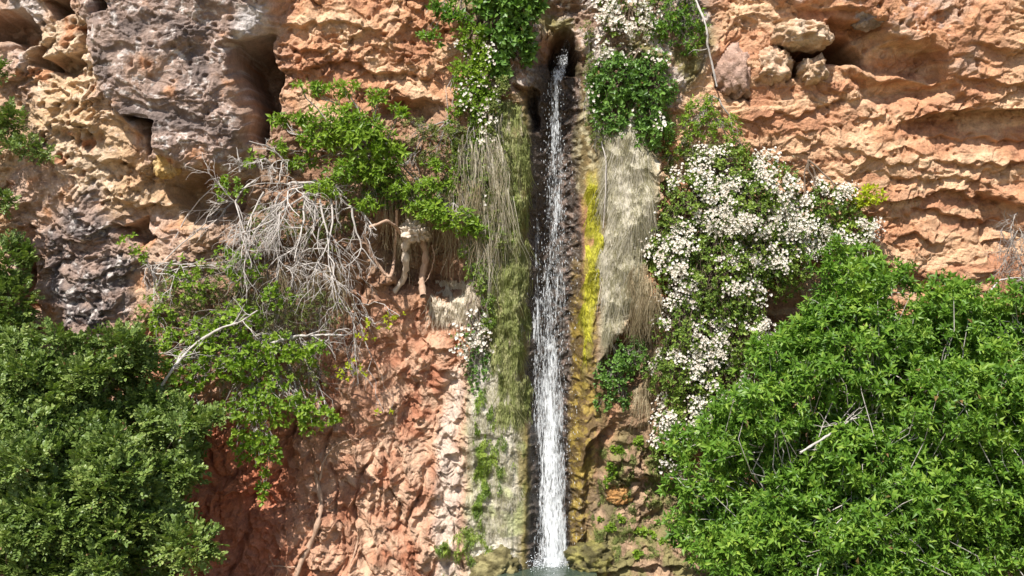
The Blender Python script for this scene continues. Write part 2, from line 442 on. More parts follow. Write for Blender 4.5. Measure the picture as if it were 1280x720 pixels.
# protruding rock droops a little so that ledges truly overhang
det = p - sample(blur(blur(tab, 3, 0), 3, 1), U, V)
Zs = Z - .26 * np.clip(blur(blur(det, 3, 0), 3, 1), -.2, .3) * sstep(.2, .9, Z) + .012 * gn(U / 11, V / 9, 130)
Xs = X + .03 * gn(U / 30, V / 26, 131) * lat + .012 * gn(U / 10, V / 9, 132)
Ys = -p + 2.5 * sstep(9.0, 11.6, Z) ** 2 * 1.0 + 0 * X
HY = Ys.astype(np.float32)

def surf_xz(x, z):
    i = np.clip(np.searchsorted(X1, x) , 0, len(X1) - 1); j = np.clip(np.searchsorted(Z1, z), 0, len(Z1) - 1)
    return HY[j, i]
def surf(u, v, off=0.0, win=2):
    """point of the cliff seen at (u,v), lifted off the rock by off metres"""
    y = 0.0
    for _ in range(6):
        q = P(u, v, y); y = float(surf_xz(q[0], q[2])) - off
    return P(u, v, y)

# -- colours of the rock kinds
def c3(*a): return np.array(a, np.float32)
def mixc(col, c, m): return col + (c - col) * m[..., None]
nA = fbm(U / 70, V / 60, 5, 200); nB = fbm(U / 28, V / 26, 5, 210); nC = fbm(U / 9, V / 8, 4, 220, .65)
nS = fbm(U / 240 + wu * .3, (V + .1 * U) / 22, 4, 230)
col = np.ones(U.shape + (3,), np.float32) * c3(.52, .272, .152)
col = mixc(col, c3(.64, .42, .265), sstep(-.1, .55, nA + .3 * nB))
col = mixc(col, c3(.42, .205, .12), sstep(.1, .6, -nA + .5 * nB) * .8)
# left of the fall: paler, mauve-grey and cream
col = mixc(col, c3(.46, .335, .26), big_l * sstep(-.5, .2, nB + .3) * .75)
col = mixc(col, c3(.60, .45, .31), np.clip(cream_pit * 1.1, 0, 1) * sstep(-.5, .1, nB + .25))
col = mixc(col, c3(.56, .38, .22), big_l * sstep(.15, .5, gn(U / 80, V / 90, 240)) * (1 - gray_bulge) * .7)
grey = np.clip(gray_bulge * sstep(-.55, .1, nA + .5 * nB + .25) + gray_band * 1.1, 0, 1)
col = mixc(col, c3(.34, .25, .21), grey * .92)
col = mixc(col, c3(.16, .128, .118), np.clip(gray_band * sstep(-.2, .5, nB + .25) + gray_bulge * .75 * sstep(.15, .6, nA - nB * .4), 0, 1))
lich = sstep(.28, .5, nC * .6 + nB * .45) * np.clip(gray_bulge + gray_band * .8 + big_l * .35 + roof * .5 * (1 - sstep(1150, 1200, U)), 0, 1)
col = mixc(col, c3(.62, .56, .52), lich * .75)
col = mixc(col, c3(.58, .54, .52), poly(Uw, Vw, [(305, 5), (345, 0), (338, 45), (305, 60)], 8) * .8)
col = mixc(col, c3(.52, .50, .49), poly(Uw, Vw, [(10, -20), (70, -20), (60, 20), (30, 40), (45, 90), (35, 90)], 8) * .6)
# right wall: strata, roof with grey patches
col = mixc(col, c3(.63, .40, .245), rr * sstep(.0, .5, nS + .3 * nB) * .8)
col = mixc(col, c3(.45, .225, .13), rr * sstep(.1, .5, -nS + .3 * nB) * .65)
col = mixc(col, c3(.40, .27, .22), roof * sstep(-.2, .4, nA + .4 * nB) * .6 * (1 - sstep(1190, 1250, U)))
col = mixc(col, c3(.66, .44, .27), roof * sstep(1200, 1260, U) * .6)
# red lower wall, pale towards the right, white calcite strip
col = mixc(col, c3(.47, .245, .155), redlow * .95)
col = mixc(col, c3(.37, .15, .085), redlow * sstep(.0, .5, nA) * .8)
col = mixc(col, c3(.54, .34, .23), redlow * sstep(-.1, .5, nB + .1) * .7)
col = mixc(col, c3(.54, .365, .255), pale_low * sstep(-.6, .4, nB) * .7)
col = mixc(col, c3(.60, .50, .42), white_edge * .8)
# tufa left of the fall: olive and straw
col = mixc(col, c3(.24, .21, .10), lcol * .95)
col = mixc(col, c3(.16, .19, .05), lcol * sstep(-.1, .35, nB + gn(U / 9, V / 60, 250) * .7) * .8)
col = mixc(col, c3(.44, .38, .27), lcol * sstep(.1, .5, gn(U / 7, V / 70, 251) + nC * .4) * .9)
lowc = lcol * sstep(420, 460, V)
col = mixc(col, c3(.62, .57, .49), lowc * (1 - sstep(640, 650, U)) * .8)
col = mixc(col, c3(.36, .38, .17), lowc * sstep(.05, .5, nA + .5 * nB) * .75)
col = mixc(col, c3(.17, .13, .04), lcol * sstep(648, 658, U + wu * 4) * .85)
# gully: dark wet rock
gm = np.clip(gully + throat, 0, 1)
col = mixc(col, c3(.045, .036, .030), gm * .96)
speck = sstep(.15, .5, nC + .2 * nB)
col = mixc(col, c3(.22, .15, .115), gm * speck * sstep(694, 708, U) * .75)
# right wet edge, ochre and vivid yellow moss streak
yel = sstep(728, 737, U + wu * 5 + 5 * gn(U / 6, V / 30, 256) + (V - 200) * .01) * (1 - sstep(744, 752, U + wu * 4 + np.maximum(V - 330, 0) * .10)) * sstep(190, 240, V + 30 * wu) * (1 - sstep(410, 500, V + 60 * wu)) * sstep(-.7, -.1, nB + .3)
col = mixc(col, c3(.13, .085, .028), och * .93)
col = mixc(col, c3(.33, .235, .05), och * sstep(.0, .35, nB * .7 + nC * .7) * .85)
col = mixc(col, c3(.10, .08, .03), rcol * sstep(744, 750, U) * .8)
col = mixc(col, c3(.42, .39, .045), yel * .92)
col = mixc(col, c3(.33, .33, .03), yel * sstep(.0, .4, gn(U / 5, V / 60, 252)) * .8)
rtufa = poly(Uw, Vw, [(750, 160), (812, 165), (814, 320), (796, 385), (764, 445), (752, 460)], 7)
col = mixc(col, c3(.40, .35, .24), rtufa * .95)
col = mixc(col, c3(.54, .49, .39), rtufa * sstep(.0, .4, gn(U / 8, V / 60, 253) + .4 * nC))
# brown mound right of the fall
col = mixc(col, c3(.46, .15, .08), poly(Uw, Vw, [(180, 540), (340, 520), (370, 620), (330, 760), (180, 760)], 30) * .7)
col = mixc(col, c3(.30, .20, .13), mound * .95)
col = mixc(col, c3(.20, .19, .075), mound * sstep(-.2, .3, nB) * .8)
col = mixc(col, c3(.12, .09, .055), mound * sstep(.1, .5, nA - .3 * nB) * .7)
col = mixc(col, c3(.46, .31, .20), mound * sstep(.1, .5, -nB + .3 * nC) * .8)
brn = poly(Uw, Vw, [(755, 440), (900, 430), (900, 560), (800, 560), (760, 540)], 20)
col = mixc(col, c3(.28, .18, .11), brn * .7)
rim = poly(Uw, Vw, [(722, 70), (752, 80), (756, 250), (740, 250), (724, 230)], 5)
col = mixc(col, c3(.15, .12, .05), rim * .9 * (1 - np.clip(yel, 0, 1)))
col = mixc(col, c3(.40, .35, .22), rim * sstep(.05, .45, nC * .6 + gn(U / 7, V / 50, 254) * .7) * (1 - np.clip(yel, 0, 1)))
# behind the top of the fall
topc = poly(Uw, Vw, [(560, -90), (890, -90), (890, 60), (800, 180), (740, 130), (725, 40), (680, 40), (668, 110), (600, 120)], 14)
col = mixc(col, c3(.30, .22, .17), topc * .8)
col = mixc(col, c3(.50, .43, .38), topc * sstep(.05, .4, nB + .5 * nC) * .9)
col = mixc(col, c3(.20, .18, .06), topc * sstep(.15, .5, nA - .2 * nC) * .8)
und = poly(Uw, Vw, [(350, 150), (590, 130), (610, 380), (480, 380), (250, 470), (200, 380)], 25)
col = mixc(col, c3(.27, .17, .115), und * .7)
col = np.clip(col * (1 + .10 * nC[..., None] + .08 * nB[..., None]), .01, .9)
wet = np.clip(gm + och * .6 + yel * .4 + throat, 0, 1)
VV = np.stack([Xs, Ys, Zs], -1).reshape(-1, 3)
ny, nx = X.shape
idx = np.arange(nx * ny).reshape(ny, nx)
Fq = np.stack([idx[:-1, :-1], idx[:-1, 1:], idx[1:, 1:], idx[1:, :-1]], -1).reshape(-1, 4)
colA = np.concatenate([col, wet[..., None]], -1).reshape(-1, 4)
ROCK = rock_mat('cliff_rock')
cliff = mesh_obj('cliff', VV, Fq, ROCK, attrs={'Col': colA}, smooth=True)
tag(cliff, kind='structure')

# plateau behind the cliff top, ground, pool
def ground_mat(name, a, b, scale):
    m, nt = newmat(name); tc = nd(nt, 'ShaderNodeTexCoord')
    n = noise_tex(nt, tc.outputs['Object'], scale, 8, .65)
    c = ramp(nt, n, [(.3, a), (.7, b)])
    q = nd(nt, 'ShaderNodeBsdfPrincipled', i_Roughness=.95); nt.links.new(c, q.inputs['Base Color'])
    bb = nd(nt, 'ShaderNodeBump', i_Strength=.6, i_Distance=.05); nt.links.new(n, bb.inputs['Height']); nt.links.new(bb.outputs[0], q.inputs['Normal'])
    o = nd(nt, 'ShaderNodeOutputMaterial'); nt.links.new(q.outputs[0], o.inputs[0]); return m
GM = ground_mat('ground_earth', (.22, .13, .08), (.16, .15, .06), 3)
gx = np.linspace(-1, 1, 121); gx = np.sign(gx) * (np.abs(gx) ** 3) * 400
GX, GY = np.meshgrid(gx, gx)
GZ = .12 * fbm(GX / 3, GY / 3, 4, 300) * np.exp(-(np.hypot(GX, GY) / 60) ** 2) - .05
pool_m = 1 - sstep(1.6, 2.6, np.hypot(GX - .4, (GY + 1.6) * 1.2)); GZ -= .5 * pool_m
GZ += .88 * np.exp(-((GX - .42) / .95) ** 4 - ((GY + .5) / 1.2) ** 4) - .3 * (1 - sstep(.6, 1.1, np.hypot((GX - .42) / .75, (GY + .55) / .75)))
gi = np.arange(121 * 121).reshape(121, 121)
mesh_obj('ground', np.stack([GX, GY, GZ], -1).reshape(-1, 3), np.stack([gi[:-1, :-1], gi[:-1, 1:], gi[1:, 1:], gi[1:, :-1]], -1).reshape(-1, 4), GM, smooth=True)
bpy.data.objects['ground']['kind'] = 'structure'
pm = np.linspace(0, 2 * math.pi, 48, endpoint=False); rr_ = 3.0 + .3 * np.sin(pm * 3) + .2 * np.cos(pm * 5)
pv = np.concatenate([[[.4, -1.6, -.22]], np.stack([.4 + rr_ * np.cos(pm), -1.6 + rr_ * np.sin(pm) * .8, np.full(48, -.22)], 1)])
pf = np.array([[0, 1 + i, 1 + (i + 1) % 48] for i in range(48)])
wm, nt2 = newmat('pool_water'); q = nd(nt2, 'ShaderNodeBsdfPrincipled', i_Roughness=.06); q.inputs['Base Color'].default_value = (.05, .07, .05, 1)
tc = nd(nt2, 'ShaderNodeTexCoord'); n = noise_tex(nt2, tc.outputs['Object'], 9, 3, .5); bb = nd(nt2, 'ShaderNodeBump', i_Strength=.4, i_Distance=.03)
nt2.links.new(n, bb.inputs['Height']); nt2.links.new(bb.outputs[0], q.inputs['Normal']); o = nd(nt2, 'ShaderNodeOutputMaterial'); nt2.links.new(q.outputs[0], o.inputs[0])
pool = mesh_obj('pool_water', pv, pf, wm); tag(pool, kind='structure')
pv2 = np.concatenate([[[.42, -.5, .76]], np.stack([.42 + .60 * np.cos(pm), -.5 + .62 * np.sin(pm), np.full(48, .76)], 1)])
pool2 = mesh_obj('pool_water', pv2, pf, wm); tag(pool2, kind='structure')
mesh_obj('plateau', [(-16, 1.6, 11.4), (16, 1.6, 11.4), (60, 60, 14), (-60, 60, 14)], np.array([[0, 1, 2, 3]]), GM)
bpy.data.objects['plateau']['kind'] = 'structure'

# ================================================================= VEGETATION TOOLS
# leaf shapes: length along +x, width along y, small fold and droop
L_LANCE = (np.array([(0, 0, 0), (.42, .5, .10), (.42, 0, 0), (.42, -.5, .10), (1, 0, -.14)], float),
           np.array([(0, 3, 2), (0, 2, 1), (2, 3, 4), (2, 4, 1)]))
L_OVAL = (np.array([(0, 0, 0), (.25, .42, .08), (.25, 0, 0), (.25, -.42, .08), (.7, .46, .04), (.7, 0, -.04), (.7, -.46, .04), (1, 0, -.12)], float),
          np.array([(0, 3, 2), (0, 2, 1), (3, 6, 5), (3, 5, 2), (2, 5, 4), (2, 4, 1), (6, 7, 5), (5, 7, 4)]))
L_PETAL = (np.array([(0, 0, 0), (.6, .5, .12), (1, .22, .3), (1, -.22, .3), (.6, -.5, .12)], float),
           np.array([(0, 4, 3), (0, 3, 2), (0, 2, 1)]))

def leaves(tpl, pos, d, n, ln, wd, rnd):
    """one mesh's arrays for many leaves"""
    tv, tf = tpl; d = nrm(d); s = nrm(np.cross(n, d)); n = np.cross(d, s)
    k = len(pos)
    V = pos[:, None] + tv[None, :, 0, None] * (d * ln[:, None])[:, None] + tv[None, :, 1, None] * (s * wd[:, None])[:, None] + tv[None, :, 2, None] * (n * ln[:, None])[:, None]
    F = (tf[None] + (np.arange(k) * len(tv))[:, None, None]).reshape(-1, 3)
    return V.reshape(-1, 3), F, np.repeat(np.clip(rnd, 0, 1), len(tv))

def frame(d):
    up = np.tile([0.13, -.35, .93], (len(d), 1)); s = nrm(np.cross(up, d)); return s, np.cross(d, s)

def rosette(pos, d, K, size, ratio, spread=(25, 85), r=None):
    """K leaves fanned round the end of each twig"""
    N = len(pos); s, n = frame(d)
    ph = (np.arange(K) * 2.4)[None] + r.random((N, 1)) * 6.28
    th = np.radians(np.linspace(spread[0], spread[1], K))[None] + r.normal(0, .16, (N, K))
    ld = np.cos(th)[..., None] * d[:, None] + np.sin(th)[..., None] * (np.cos(ph)[..., None] * s[:, None] + np.sin(ph)[..., None] * n[:, None])
    ld[..., 2] -= .12
    back = (np.arange(K) / K)[None, :, None] * size.reshape(-1, 1, 1) * .55
    lp = pos[:, None] - d[:, None] * back
    ln_ = d[:, None] + .0 * ld + r.normal(0, .22, ld.shape)
    sz = size[:, None] * (.65 + .5 * r.random((N, K)))
    f = lambda a: a.reshape(-1, 3)
    return f(lp), f(ld), f(ln_), sz.ravel(), (sz * ratio).ravel()

def shoot(pos, d, K, L, size, ratio, r):
    """a shoot of length L with K leaves in two ranks (plus an end leaf)"""
    N = len(pos); s, n = frame(d)
    rot = r.normal(0, .5, N)[:, None]; s2 = s * np.cos(rot) + n * np.sin(rot); n2 = np.cross(d, s2)
    t = (np.arange(K) // 2 + .6) / (K / 2 + .1); side = np.where(np.arange(K) % 2, 1., -1.)
    bend = -.22 * L.reshape(-1, 1, 1) * (t ** 2)[None, :, None] * np.array([0, 0, 1.])
    lp = pos[:, None] + d[:, None] * (L.reshape(-1, 1, 1) * t[None, :, None]) + bend
    a = 1.0 - .35 * t[None, :, None]
    ld = d[:, None] * np.cos(a) + s2[:, None] * (side[None, :, None] * np.sin(a)) + r.normal(0, .16, (N, K, 3))
    ln_ = n2[:, None] + r.normal(0, .3, (N, K, 3))
    ln_ = np.where(ln_[..., 2:3] < -.2, -ln_, ln_)
    sz = size[:, None] * (.7 + .45 * r.random((N, K))) * (1 - .3 * t[None])
    f = lambda q: q.reshape(-1, 3)
    return f(lp), f(ld), f(ln_), sz.ravel(), (sz * ratio).ravel()

def tubes(paths, sides=5):
    """paths: list of (points (n,3), radii (n,)) -> V, F quads"""
    VV, FF = [], []; o = 0
    a = np.linspace(0, 2 * math.pi, sides, endpoint=False); ca, sa = np.cos(a), np.sin(a)
    for pts, rad in paths:
        pts = np.asarray(pts, float); n = len(pts); rad = np.broadcast_to(rad, (n,))
        t = np.gradient(pts, axis=0); t = nrm(t)
        ref = np.array([.3, .9, .2]) if abs(t[0] @ nrm([.3, .9, .2])) < .9 else np.array([1., 0, 0])
        s = nrm(np.cross(t, ref)); b = np.cross(t, s)
        v = pts[:, None] + rad[:, None, None] * (ca[None, :, None] * s[:, None] + sa[None, :, None] * b[:, None])
        VV.append(v.reshape(-1, 3))
        i = np.arange(n * sides).reshape(n, sides); j = np.roll(i, -1, 1)
        FF.append(np.stack([i[:-1], j[:-1], j[1:], i[1:]], -1).reshape(-1, 4) + o); o += n * sides
    return np.concatenate(VV), np.concatenate(FF)

def ribbons(paths, wdir=None):
    """flat tapered blades, vectorised: paths (N,M,3), width (N,M)"""
    pts, w = paths; N, M, _ = pts.shape
    if wdir is None: wdir = np.tile([1., 0, 0], (N, 1))
    a = pts + (wdir[:, None] * w[..., None]) * .5; b = pts - (wdir[:, None] * w[..., None]) * .5
    V = np.stack([a, b], 2).reshape(-1, 3)
    i = (np.arange(N)[:, None] * M + np.arange(M - 1)[None]) * 2
    F = np.stack([i, i + 1, i + 3, i + 2], -1).reshape(-1, 4)
    return V, F

def wob(a, b, n, amp, r, sag=0.0):
    """a wandering line from a to b"""
    t = np.linspace(0, 1, n)[:, None]; a = np.asarray(a, float); b = np.asarray(b, float)
    q = a + (b - a) * t; L = np.linalg.norm(b - a)
    k = np.cumsum(r.normal(0, 1, (n, 3)), 0); k -= k[0] + (k[-1] - k[0]) * t
    q = q + k * amp * L / math.sqrt(n) + np.array([0, 0, 1.]) * (sag * L * np.sin(np.pi * t))
    return q

LEAF = dict(
    bright=leaf_mat('bright_leaf', (.045, .105, .012), (.130, .255, .028), (.33, .45, .07), .36, .45, .35),
    mastic=leaf_mat('mastic_leaf', (.06, .10, .022), (.145, .215, .045), (.33, .39, .11), .25, .45, .4),
    lime=leaf_mat('lime_leaf', (.095, .18, .020), (.20, .31, .032), (.34, .45, .055), .4, .45, .35),
    rose=leaf_mat('rose_leaf', (.065, .115, .018), (.155, .235, .038), (.32, .40, .07), .3, .45, .35),
    deep=leaf_mat('deep_leaf', (.05, .11, .020), (.115, .22, .04), (.22, .36, .07), .3, .42, .4),
    olive=leaf_mat('olive_leaf', (.085, .105, .03), (.18, .21, .06), (.31, .34, .11), .3, .6, .25),
    dry=leaf_mat('dry_leaf', (.19, .14, .085), (.33, .26, .16), (.5, .42, .29), .25, .7, .15),
    yellow=leaf_mat('yellow_leaf', (.26, .33, .015), (.42, .48, .02), (.55, .55, .05), .4, .45, .3),
    petal=leaf_mat('petal', (.40, .30, .22), (.66, .58, .52), (.78, .74, .70), .2, .6, .2),
)
BARK = dict(
    pale=bark_mat('pale_bark', (.34, .30, .27), (.58, .53, .49)),
    gray=bark_mat('grey_bark', (.20, .17, .15), (.38, .34, .30)),
    brown=bark_mat('brown_bark', (.10, .07, .05), (.22, .16, .11)),
    root=bark_mat('root_bark', (.30, .18, .12), (.50, .34, .24)),
    rootp=bark_mat('pale_root_bark', (.42, .33, .25), (.66, .56, .45)),
)

def crown_pts(blobs, dens, r, shell=.75, front=True, seed=0, gap=.0, gs=.32, inner=0., clump=0, csize=.4, core=0.):
    """twig ends spread through the outer part of lumpy crown volumes; returns positions and outward directions"""
    Ps, Ds, Bi = [], [], []
    if core > 0:
        for i, b in enumerate(blobs):
            q = (np.array(b[3]) if np.ndim(b[3]) else np.array([b[3]] * 3)) / 100.; m = int(core * q[0] * q[2] * 12)
            d3 = nrm(r.normal(0, 1, (m, 3))); d3[:, 1] = -np.abs(d3[:, 1]) * .6
            Ps.append(P(b[0], b[1], b[2]) + np.array([0, .12, 0]) + d3 * q * (.15 + .55 * r.random(m))[:, None]); Ds.append(nrm(d3)); Bi.append(np.full(m, i))
    cen = [P(b[0], b[1], b[2]) for b in blobs]; rad = [np.array(b[3]) if np.ndim(b[3]) else np.array([b[3]] * 3) for b in blobs]
    rad = [q / 100. for q in rad]
    src = list(range(len(cen))); cen0 = list(cen)
    if clump:
        nc, nr, src = [], [], []
        for i, (c, q) in enumerate(zip(cen, rad)):
            for _ in range(int(clump)):
                d = nrm(r.normal(0, 1, 3)); d[1] = -abs(d[1]) if r.random() < .8 else d[1]
                f = csize * (.65 + .7 * r.random()); nc.append(c + d * q * (.92 - f * .5 + .2 * r.normal())); nr.append(q * f * np.array([1.15, 1, .8])); src.append(i)
        dens = dens * 1.0; cen, rad = nc, nr
    for i, (c, q) in enumerate(zip(cen, rad)):
        n = int(dens * (q[0] * q[2]) * 12)
        d = nrm(r.normal(0, 1, (n, 3)))
        if front:
            keep = (d[:, 1] < .35); d = d[keep]
        k = shell + (1.04 - shell) * r.random(len(d)) ** .7
        lump = 1 + .22 * gn(d[:, 0] * 2.2 + i * 3, d[:, 2] * 2.2 + d[:, 1], 400 + seed)
        pos = c + d * q * (k * lump)[:, None]
        ok = np.ones(len(d), bool)
        for j, (c2, q2) in enumerate(zip(cen, rad)):
            if j != i: ok &= (np.linalg.norm((pos - c2) / q2, axis=1) > shell * .88)
        g = gn(pos[:, 0] / gs + pos[:, 1] * 1.3, pos[:, 2] / gs + pos[:, 1] * 1.1, 410 + seed) + .5 * gn(pos[:, 0] / gs * 2.3, pos[:, 2] / gs * 2.3 + pos[:, 1] * 3, 411 + seed)
        ok &= (g > gap - 0.9)
        Ps.append(pos[ok]); Ds.append(nrm(d[ok] / q)); Bi.append(np.full(ok.sum(), src[i]))
        if inner > 0:
            m = int(len(d) * inner); d3 = nrm(r.normal(0, 1, (m, 3))); pos = c + d3 * q * (.25 + .45 * r.random(m))[:, None]
            Ps.append(pos); Ds.append(d3); Bi.append(np.full(m, src[i]))
    return np.concatenate(Ps), np.concatenate(Ds), np.concatenate(Bi), cen0

def shrub(name, label, cat, root, blobs, style, leafm, barkm, dens, size, ratio, K=8, seed=1, group=None, tpl=L_LANCE,
          upw=.5, stem_r=.03, twigs=.35, shell=.7, gap=-.1, extra=None, stem_name='branches', leaf_name='foliage', gs=.32, Ls=3.0, trunk=None, inner=0., clump=0, csize=.4, core=0.):
    r = np.random.default_rng(seed); root = np.asarray(root, float)
    t = thing(name, root, label, cat, group)
    pos, d, bi, cen = crown_pts(blobs, dens, r, shell, seed=seed, gap=gap, gs=gs, inner=inner, clump=clump, csize=csize, core=core)
    dd = nrm(d + np.array([0, -.25, upw]) + r.normal(0, .38, d.shape))
    sz = size * (.75 + .5 * r.random(len(pos)))
    if style == 'rosette': A = rosette(pos, dd, K, sz, ratio, r=r)
    else: A = shoot(pos - dd * (sz * Ls * .5)[:, None], dd, K, sz * Ls, sz, ratio, r)
    kk = len(A[0]) // len(pos)
    tone = .5 + .24 * gn(pos[:, 0] / .35, pos[:, 2] / .35 + pos[:, 1], 500 + seed)
    rnd = np.repeat(tone, kk) + r.normal(0, .17, len(A[0]))
    V, F, R = leaves(tpl, A[0], A[1], A[2], A[3], A[4], rnd)
    mesh_obj(leaf_name, V - root, F, leafm, t, {'rnd': R})
    paths = []
    limbs = []
    for i, c in enumerate(cen):
        q = wob(root, c, 9, .10, r, .04); rr = stem_r * np.linspace(1, .35, 9)
        if trunk is None: paths.append((q - root, rr))
        else: paths.append((q[2:] - root, rr[2:]))
        limbs.append(q)
    if trunk is not None: pass
    allq = np.concatenate([l[3:] for l in limbs])
    sel = np.nonzero(r.random(len(pos)) < twigs)[0]
    for k in sel:
        L = limbs[bi[k]][4:]; o = L[r.integers(len(L))]
        q = wob(o, pos[k], 6, .16, r, -.03); paths.append((q - root, stem_r * np.array([.30, .24, .2, .16, .12, .08])))
    for e in (extra or []): paths.append((e[0] - root, e[1]))
    V, F = tubes(paths, 5); mesh_obj(stem_name, V, F, barkm, t, smooth=True)
    if trunk is not None:
        m = np.mean([l[3] for l in limbs], 0)
        q = wob(root - [0, 0, .15], m, 8, .06, r); V, F = tubes([(q - root, stem_r * np.linspace(2.6, 1.4, 8))], 9)
        mesh_obj('trunk', V, F, barkm, t, smooth=True)
    return t, pos, d

def flowers(t, pos, d, r, size=.032, name='blossom', mat=None, K=6, toward=.8):
    root = np.array(t.location)
    dd = nrm(d + np.array([-.15, -toward, .35]) + r.normal(0, .3, d.shape)); s, n = frame(dd)
    N = len(pos); ph = (np.arange(K) * 2 * math.pi / K)[None] + r.random((N, 1)) * 6
    rad = np.cos(ph)[..., None] * s[:, None] + np.sin(ph)[..., None] * n[:, None]
    ld = rad + dd[:, None] * (.15 + .35 * (np.arange(K) % 2))[None, :, None]
    sz = np.repeat(size * (.45 + 1.0 * r.random(N)), K)
    rn = np.repeat(.4 + .6 * r.random(N), K) + r.normal(0, .1, N * K)
    V, F, R = leaves(L_PETAL, np.repeat(pos, K, 0), ld.reshape(-1, 3), np.repeat(dd, K, 0), sz, sz * .9, rn)
    return mesh_obj(name, V - root, F, mat or LEAF['petal'], t, {'rnd': R})

def branching(start, dirn, length, rad, depth, r, grav, out, curl=.25, kids=(3, 5), n=9, ratio=.6):
    """grow one bough and its side twigs, sagging by gravity"""
    p0 = np.array(start, float); d = nrm(np.array(dirn, float)); pts = [p0]
    st = length / (n - 1)
    for i in range(n - 1):
        d = nrm(d + r.normal(0, curl, 3) * np.array([1, .6, 1]) * .6 + np.array([0, 0, -grav])); pts.append(pts[-1] + d * st)
    pts = np.array(pts); out.append((pts, rad * np.linspace(1, .35, n)))
    if depth > 0:
        for _ in range(r.integers(kids[0], kids[1] + 1)):
            i = r.integers(1, n - 1); dd = nrm(pts[i] - pts[i - 1]) + r.normal(0, .6, 3) * np.array([1, .6, 1])
            branching(pts[i], dd, length * ratio * (.6 + .6 * r.random()), rad * .55, depth - 1, r, grav, out, curl, kids, n, ratio)
    return out

def px_path(pts, off, n=24, wobble=.012, r=rng, depth=None):
    """a line through (u,v) points laid off metres in front of the rock"""
    pts = np.array(pts, float)
    Q = np.array([surf(a[0], a[1], off if np.ndim(off) == 0 else off[i]) for i, a in enumerate(pts)])
    t = np.linspace(0, 1, len(Q)); tt = np.linspace(0, 1, n)
    q = np.stack([np.interp(tt, t, Q[:, k]) for k in range(3)], 1)
    for _ in range(2): q[1:-1] = (q[:-2] + 2 * q[1:-1] + q[2:]) / 4
    return q + np.cumsum(r.normal(0, wobble, q.shape), 0) * .35 * np.sin(np.linspace(0, np.pi, n))[:, None]

def S(u, v, off):
    return surf(u, v, off)
def surf_y(u, v): return surf(u, v)[1]

# ================================================================= BIG TREES AND SHRUBS IN FRONT
SZ = 1.0
shrub('green_tree', 'dense bright green tree touching the white blossom climber, filling the lower centre right', 'tree', (4.0, -1.5, -.05),
      [(905, 640, -1.2, 62), (960, 560, -1.2, 95), (935, 700, -1.5, 90), (985, 455, -.95, 72), (1050, 385, -.85, 62), (1085, 350, -.7, 42), (1065, 480, -1.2, 105),
       (1090, 600, -1.6, 120), (1030, 690, -1.8, 110), (1120, 420, -.9, 62), (905, 540, -.8, 55)],
      'rosette', LEAF['bright'], BARK['pale'], 68, .092, .40, K=9, inner=.15, clump=8, csize=.40, core=45, seed=21, group='bright green trees at the foot of the right cliff', shell=.55, gap=.45, stem_r=.035, twigs=.07, trunk=True)
shrub('green_tree', 'bright green tree at the right edge under the dry grey bush', 'tree', (6.2, -1.6, -.05),
      [(1170, 420, -.8, 62), (1195, 385, -.7, 50), (1235, 420, -.9, 65), (1285, 410, -.9, 60), (1190, 500, -1.2, 85), (1270, 510, -1.3, 95), (1175, 620, -1.6, 100),
       (1260, 640, -1.8, 115), (1150, 710, -1.9, 90), (1330, 560, -1.4, 110), (1340, 690, -1.7, 110)],
      'rosette', LEAF['bright'], BARK['pale'], 68, .088, .40, K=9, inner=.15, clump=8, csize=.40, core=45, seed=22, group='bright green trees at the foot of the right cliff', shell=.55, gap=.45, stem_r=.035, twigs=.07, trunk=True)
shrub('mastic_tree', 'dark green mastic tree with small rounded leaflets filling the bottom left corner', 'tree', (-4.9, -1.7, -.05),
      [(120, 560, -1.7, 62), (60, 600, -1.8, 70), (190, 600, -1.5, 52), (105, 640, -2.0, 66), (30, 680, -2.1, 70), (160, 690, -2.0, 62), (215, 590, -1.2, 36), (200, 650, -1.6, 42),
       (95, 720, -2.2, 60), (-20, 620, -1.9, 60), (225, 520, -1.0, 38), (205, 570, -.7, 34), (200, 640, -.9, 34), (190, 700, -.9, 40), (235, 560, -.6, 24)],
      'shoot', LEAF['mastic'], BARK['brown'], 170, .064, .62, K=12, inner=.15, clump=8, csize=.40, core=80, seed=23, tpl=L_OVAL, shell=.55, gap=.4, stem_r=.03, twigs=.02, Ls=3.2, trunk=True, gs=.26)
shrub('mastic_tree', 'shadowy dark green mastic tree reaching the pale pillar foot at the left edge', 'tree', (-6.4, -.9, -.05),
      [(30, 480, -1.1, 62), (95, 470, -.9, 55), (155, 460, -.7, 48), (175, 510, -.8, 45), (20, 540, -1.3, 60), (90, 520, -1.2, 58), (-30, 470, -1.0, 60), (5, 430, -.6, 34)],
      'shoot', LEAF['mastic'], BARK['brown'], 160, .060, .6, K=12, inner=.15, clump=8, csize=.40, core=80, seed=24, tpl=L_OVAL, shell=.55, gap=.4, stem_r=.028, twigs=.02, Ls=3.2, trunk=True, gs=.26)
shrub('mastic_shrub', 'dark green sprig of mastic growing up the left edge beside the grey stained rock', 'shrub', S(-30, 440, -.05),
      [(5, 330, -.4, 34), (12, 375, -.45, 36), (28, 318, -.35, 16), (-20, 350, -.4, 35), (8, 410, -.5, 30)],
      'shoot', LEAF['mastic'], BARK['brown'], 230, .055, .55, K=12, seed=25, tpl=L_OVAL, shell=.5, gap=.05, stem_r=.02, twigs=.1, Ls=3.2)
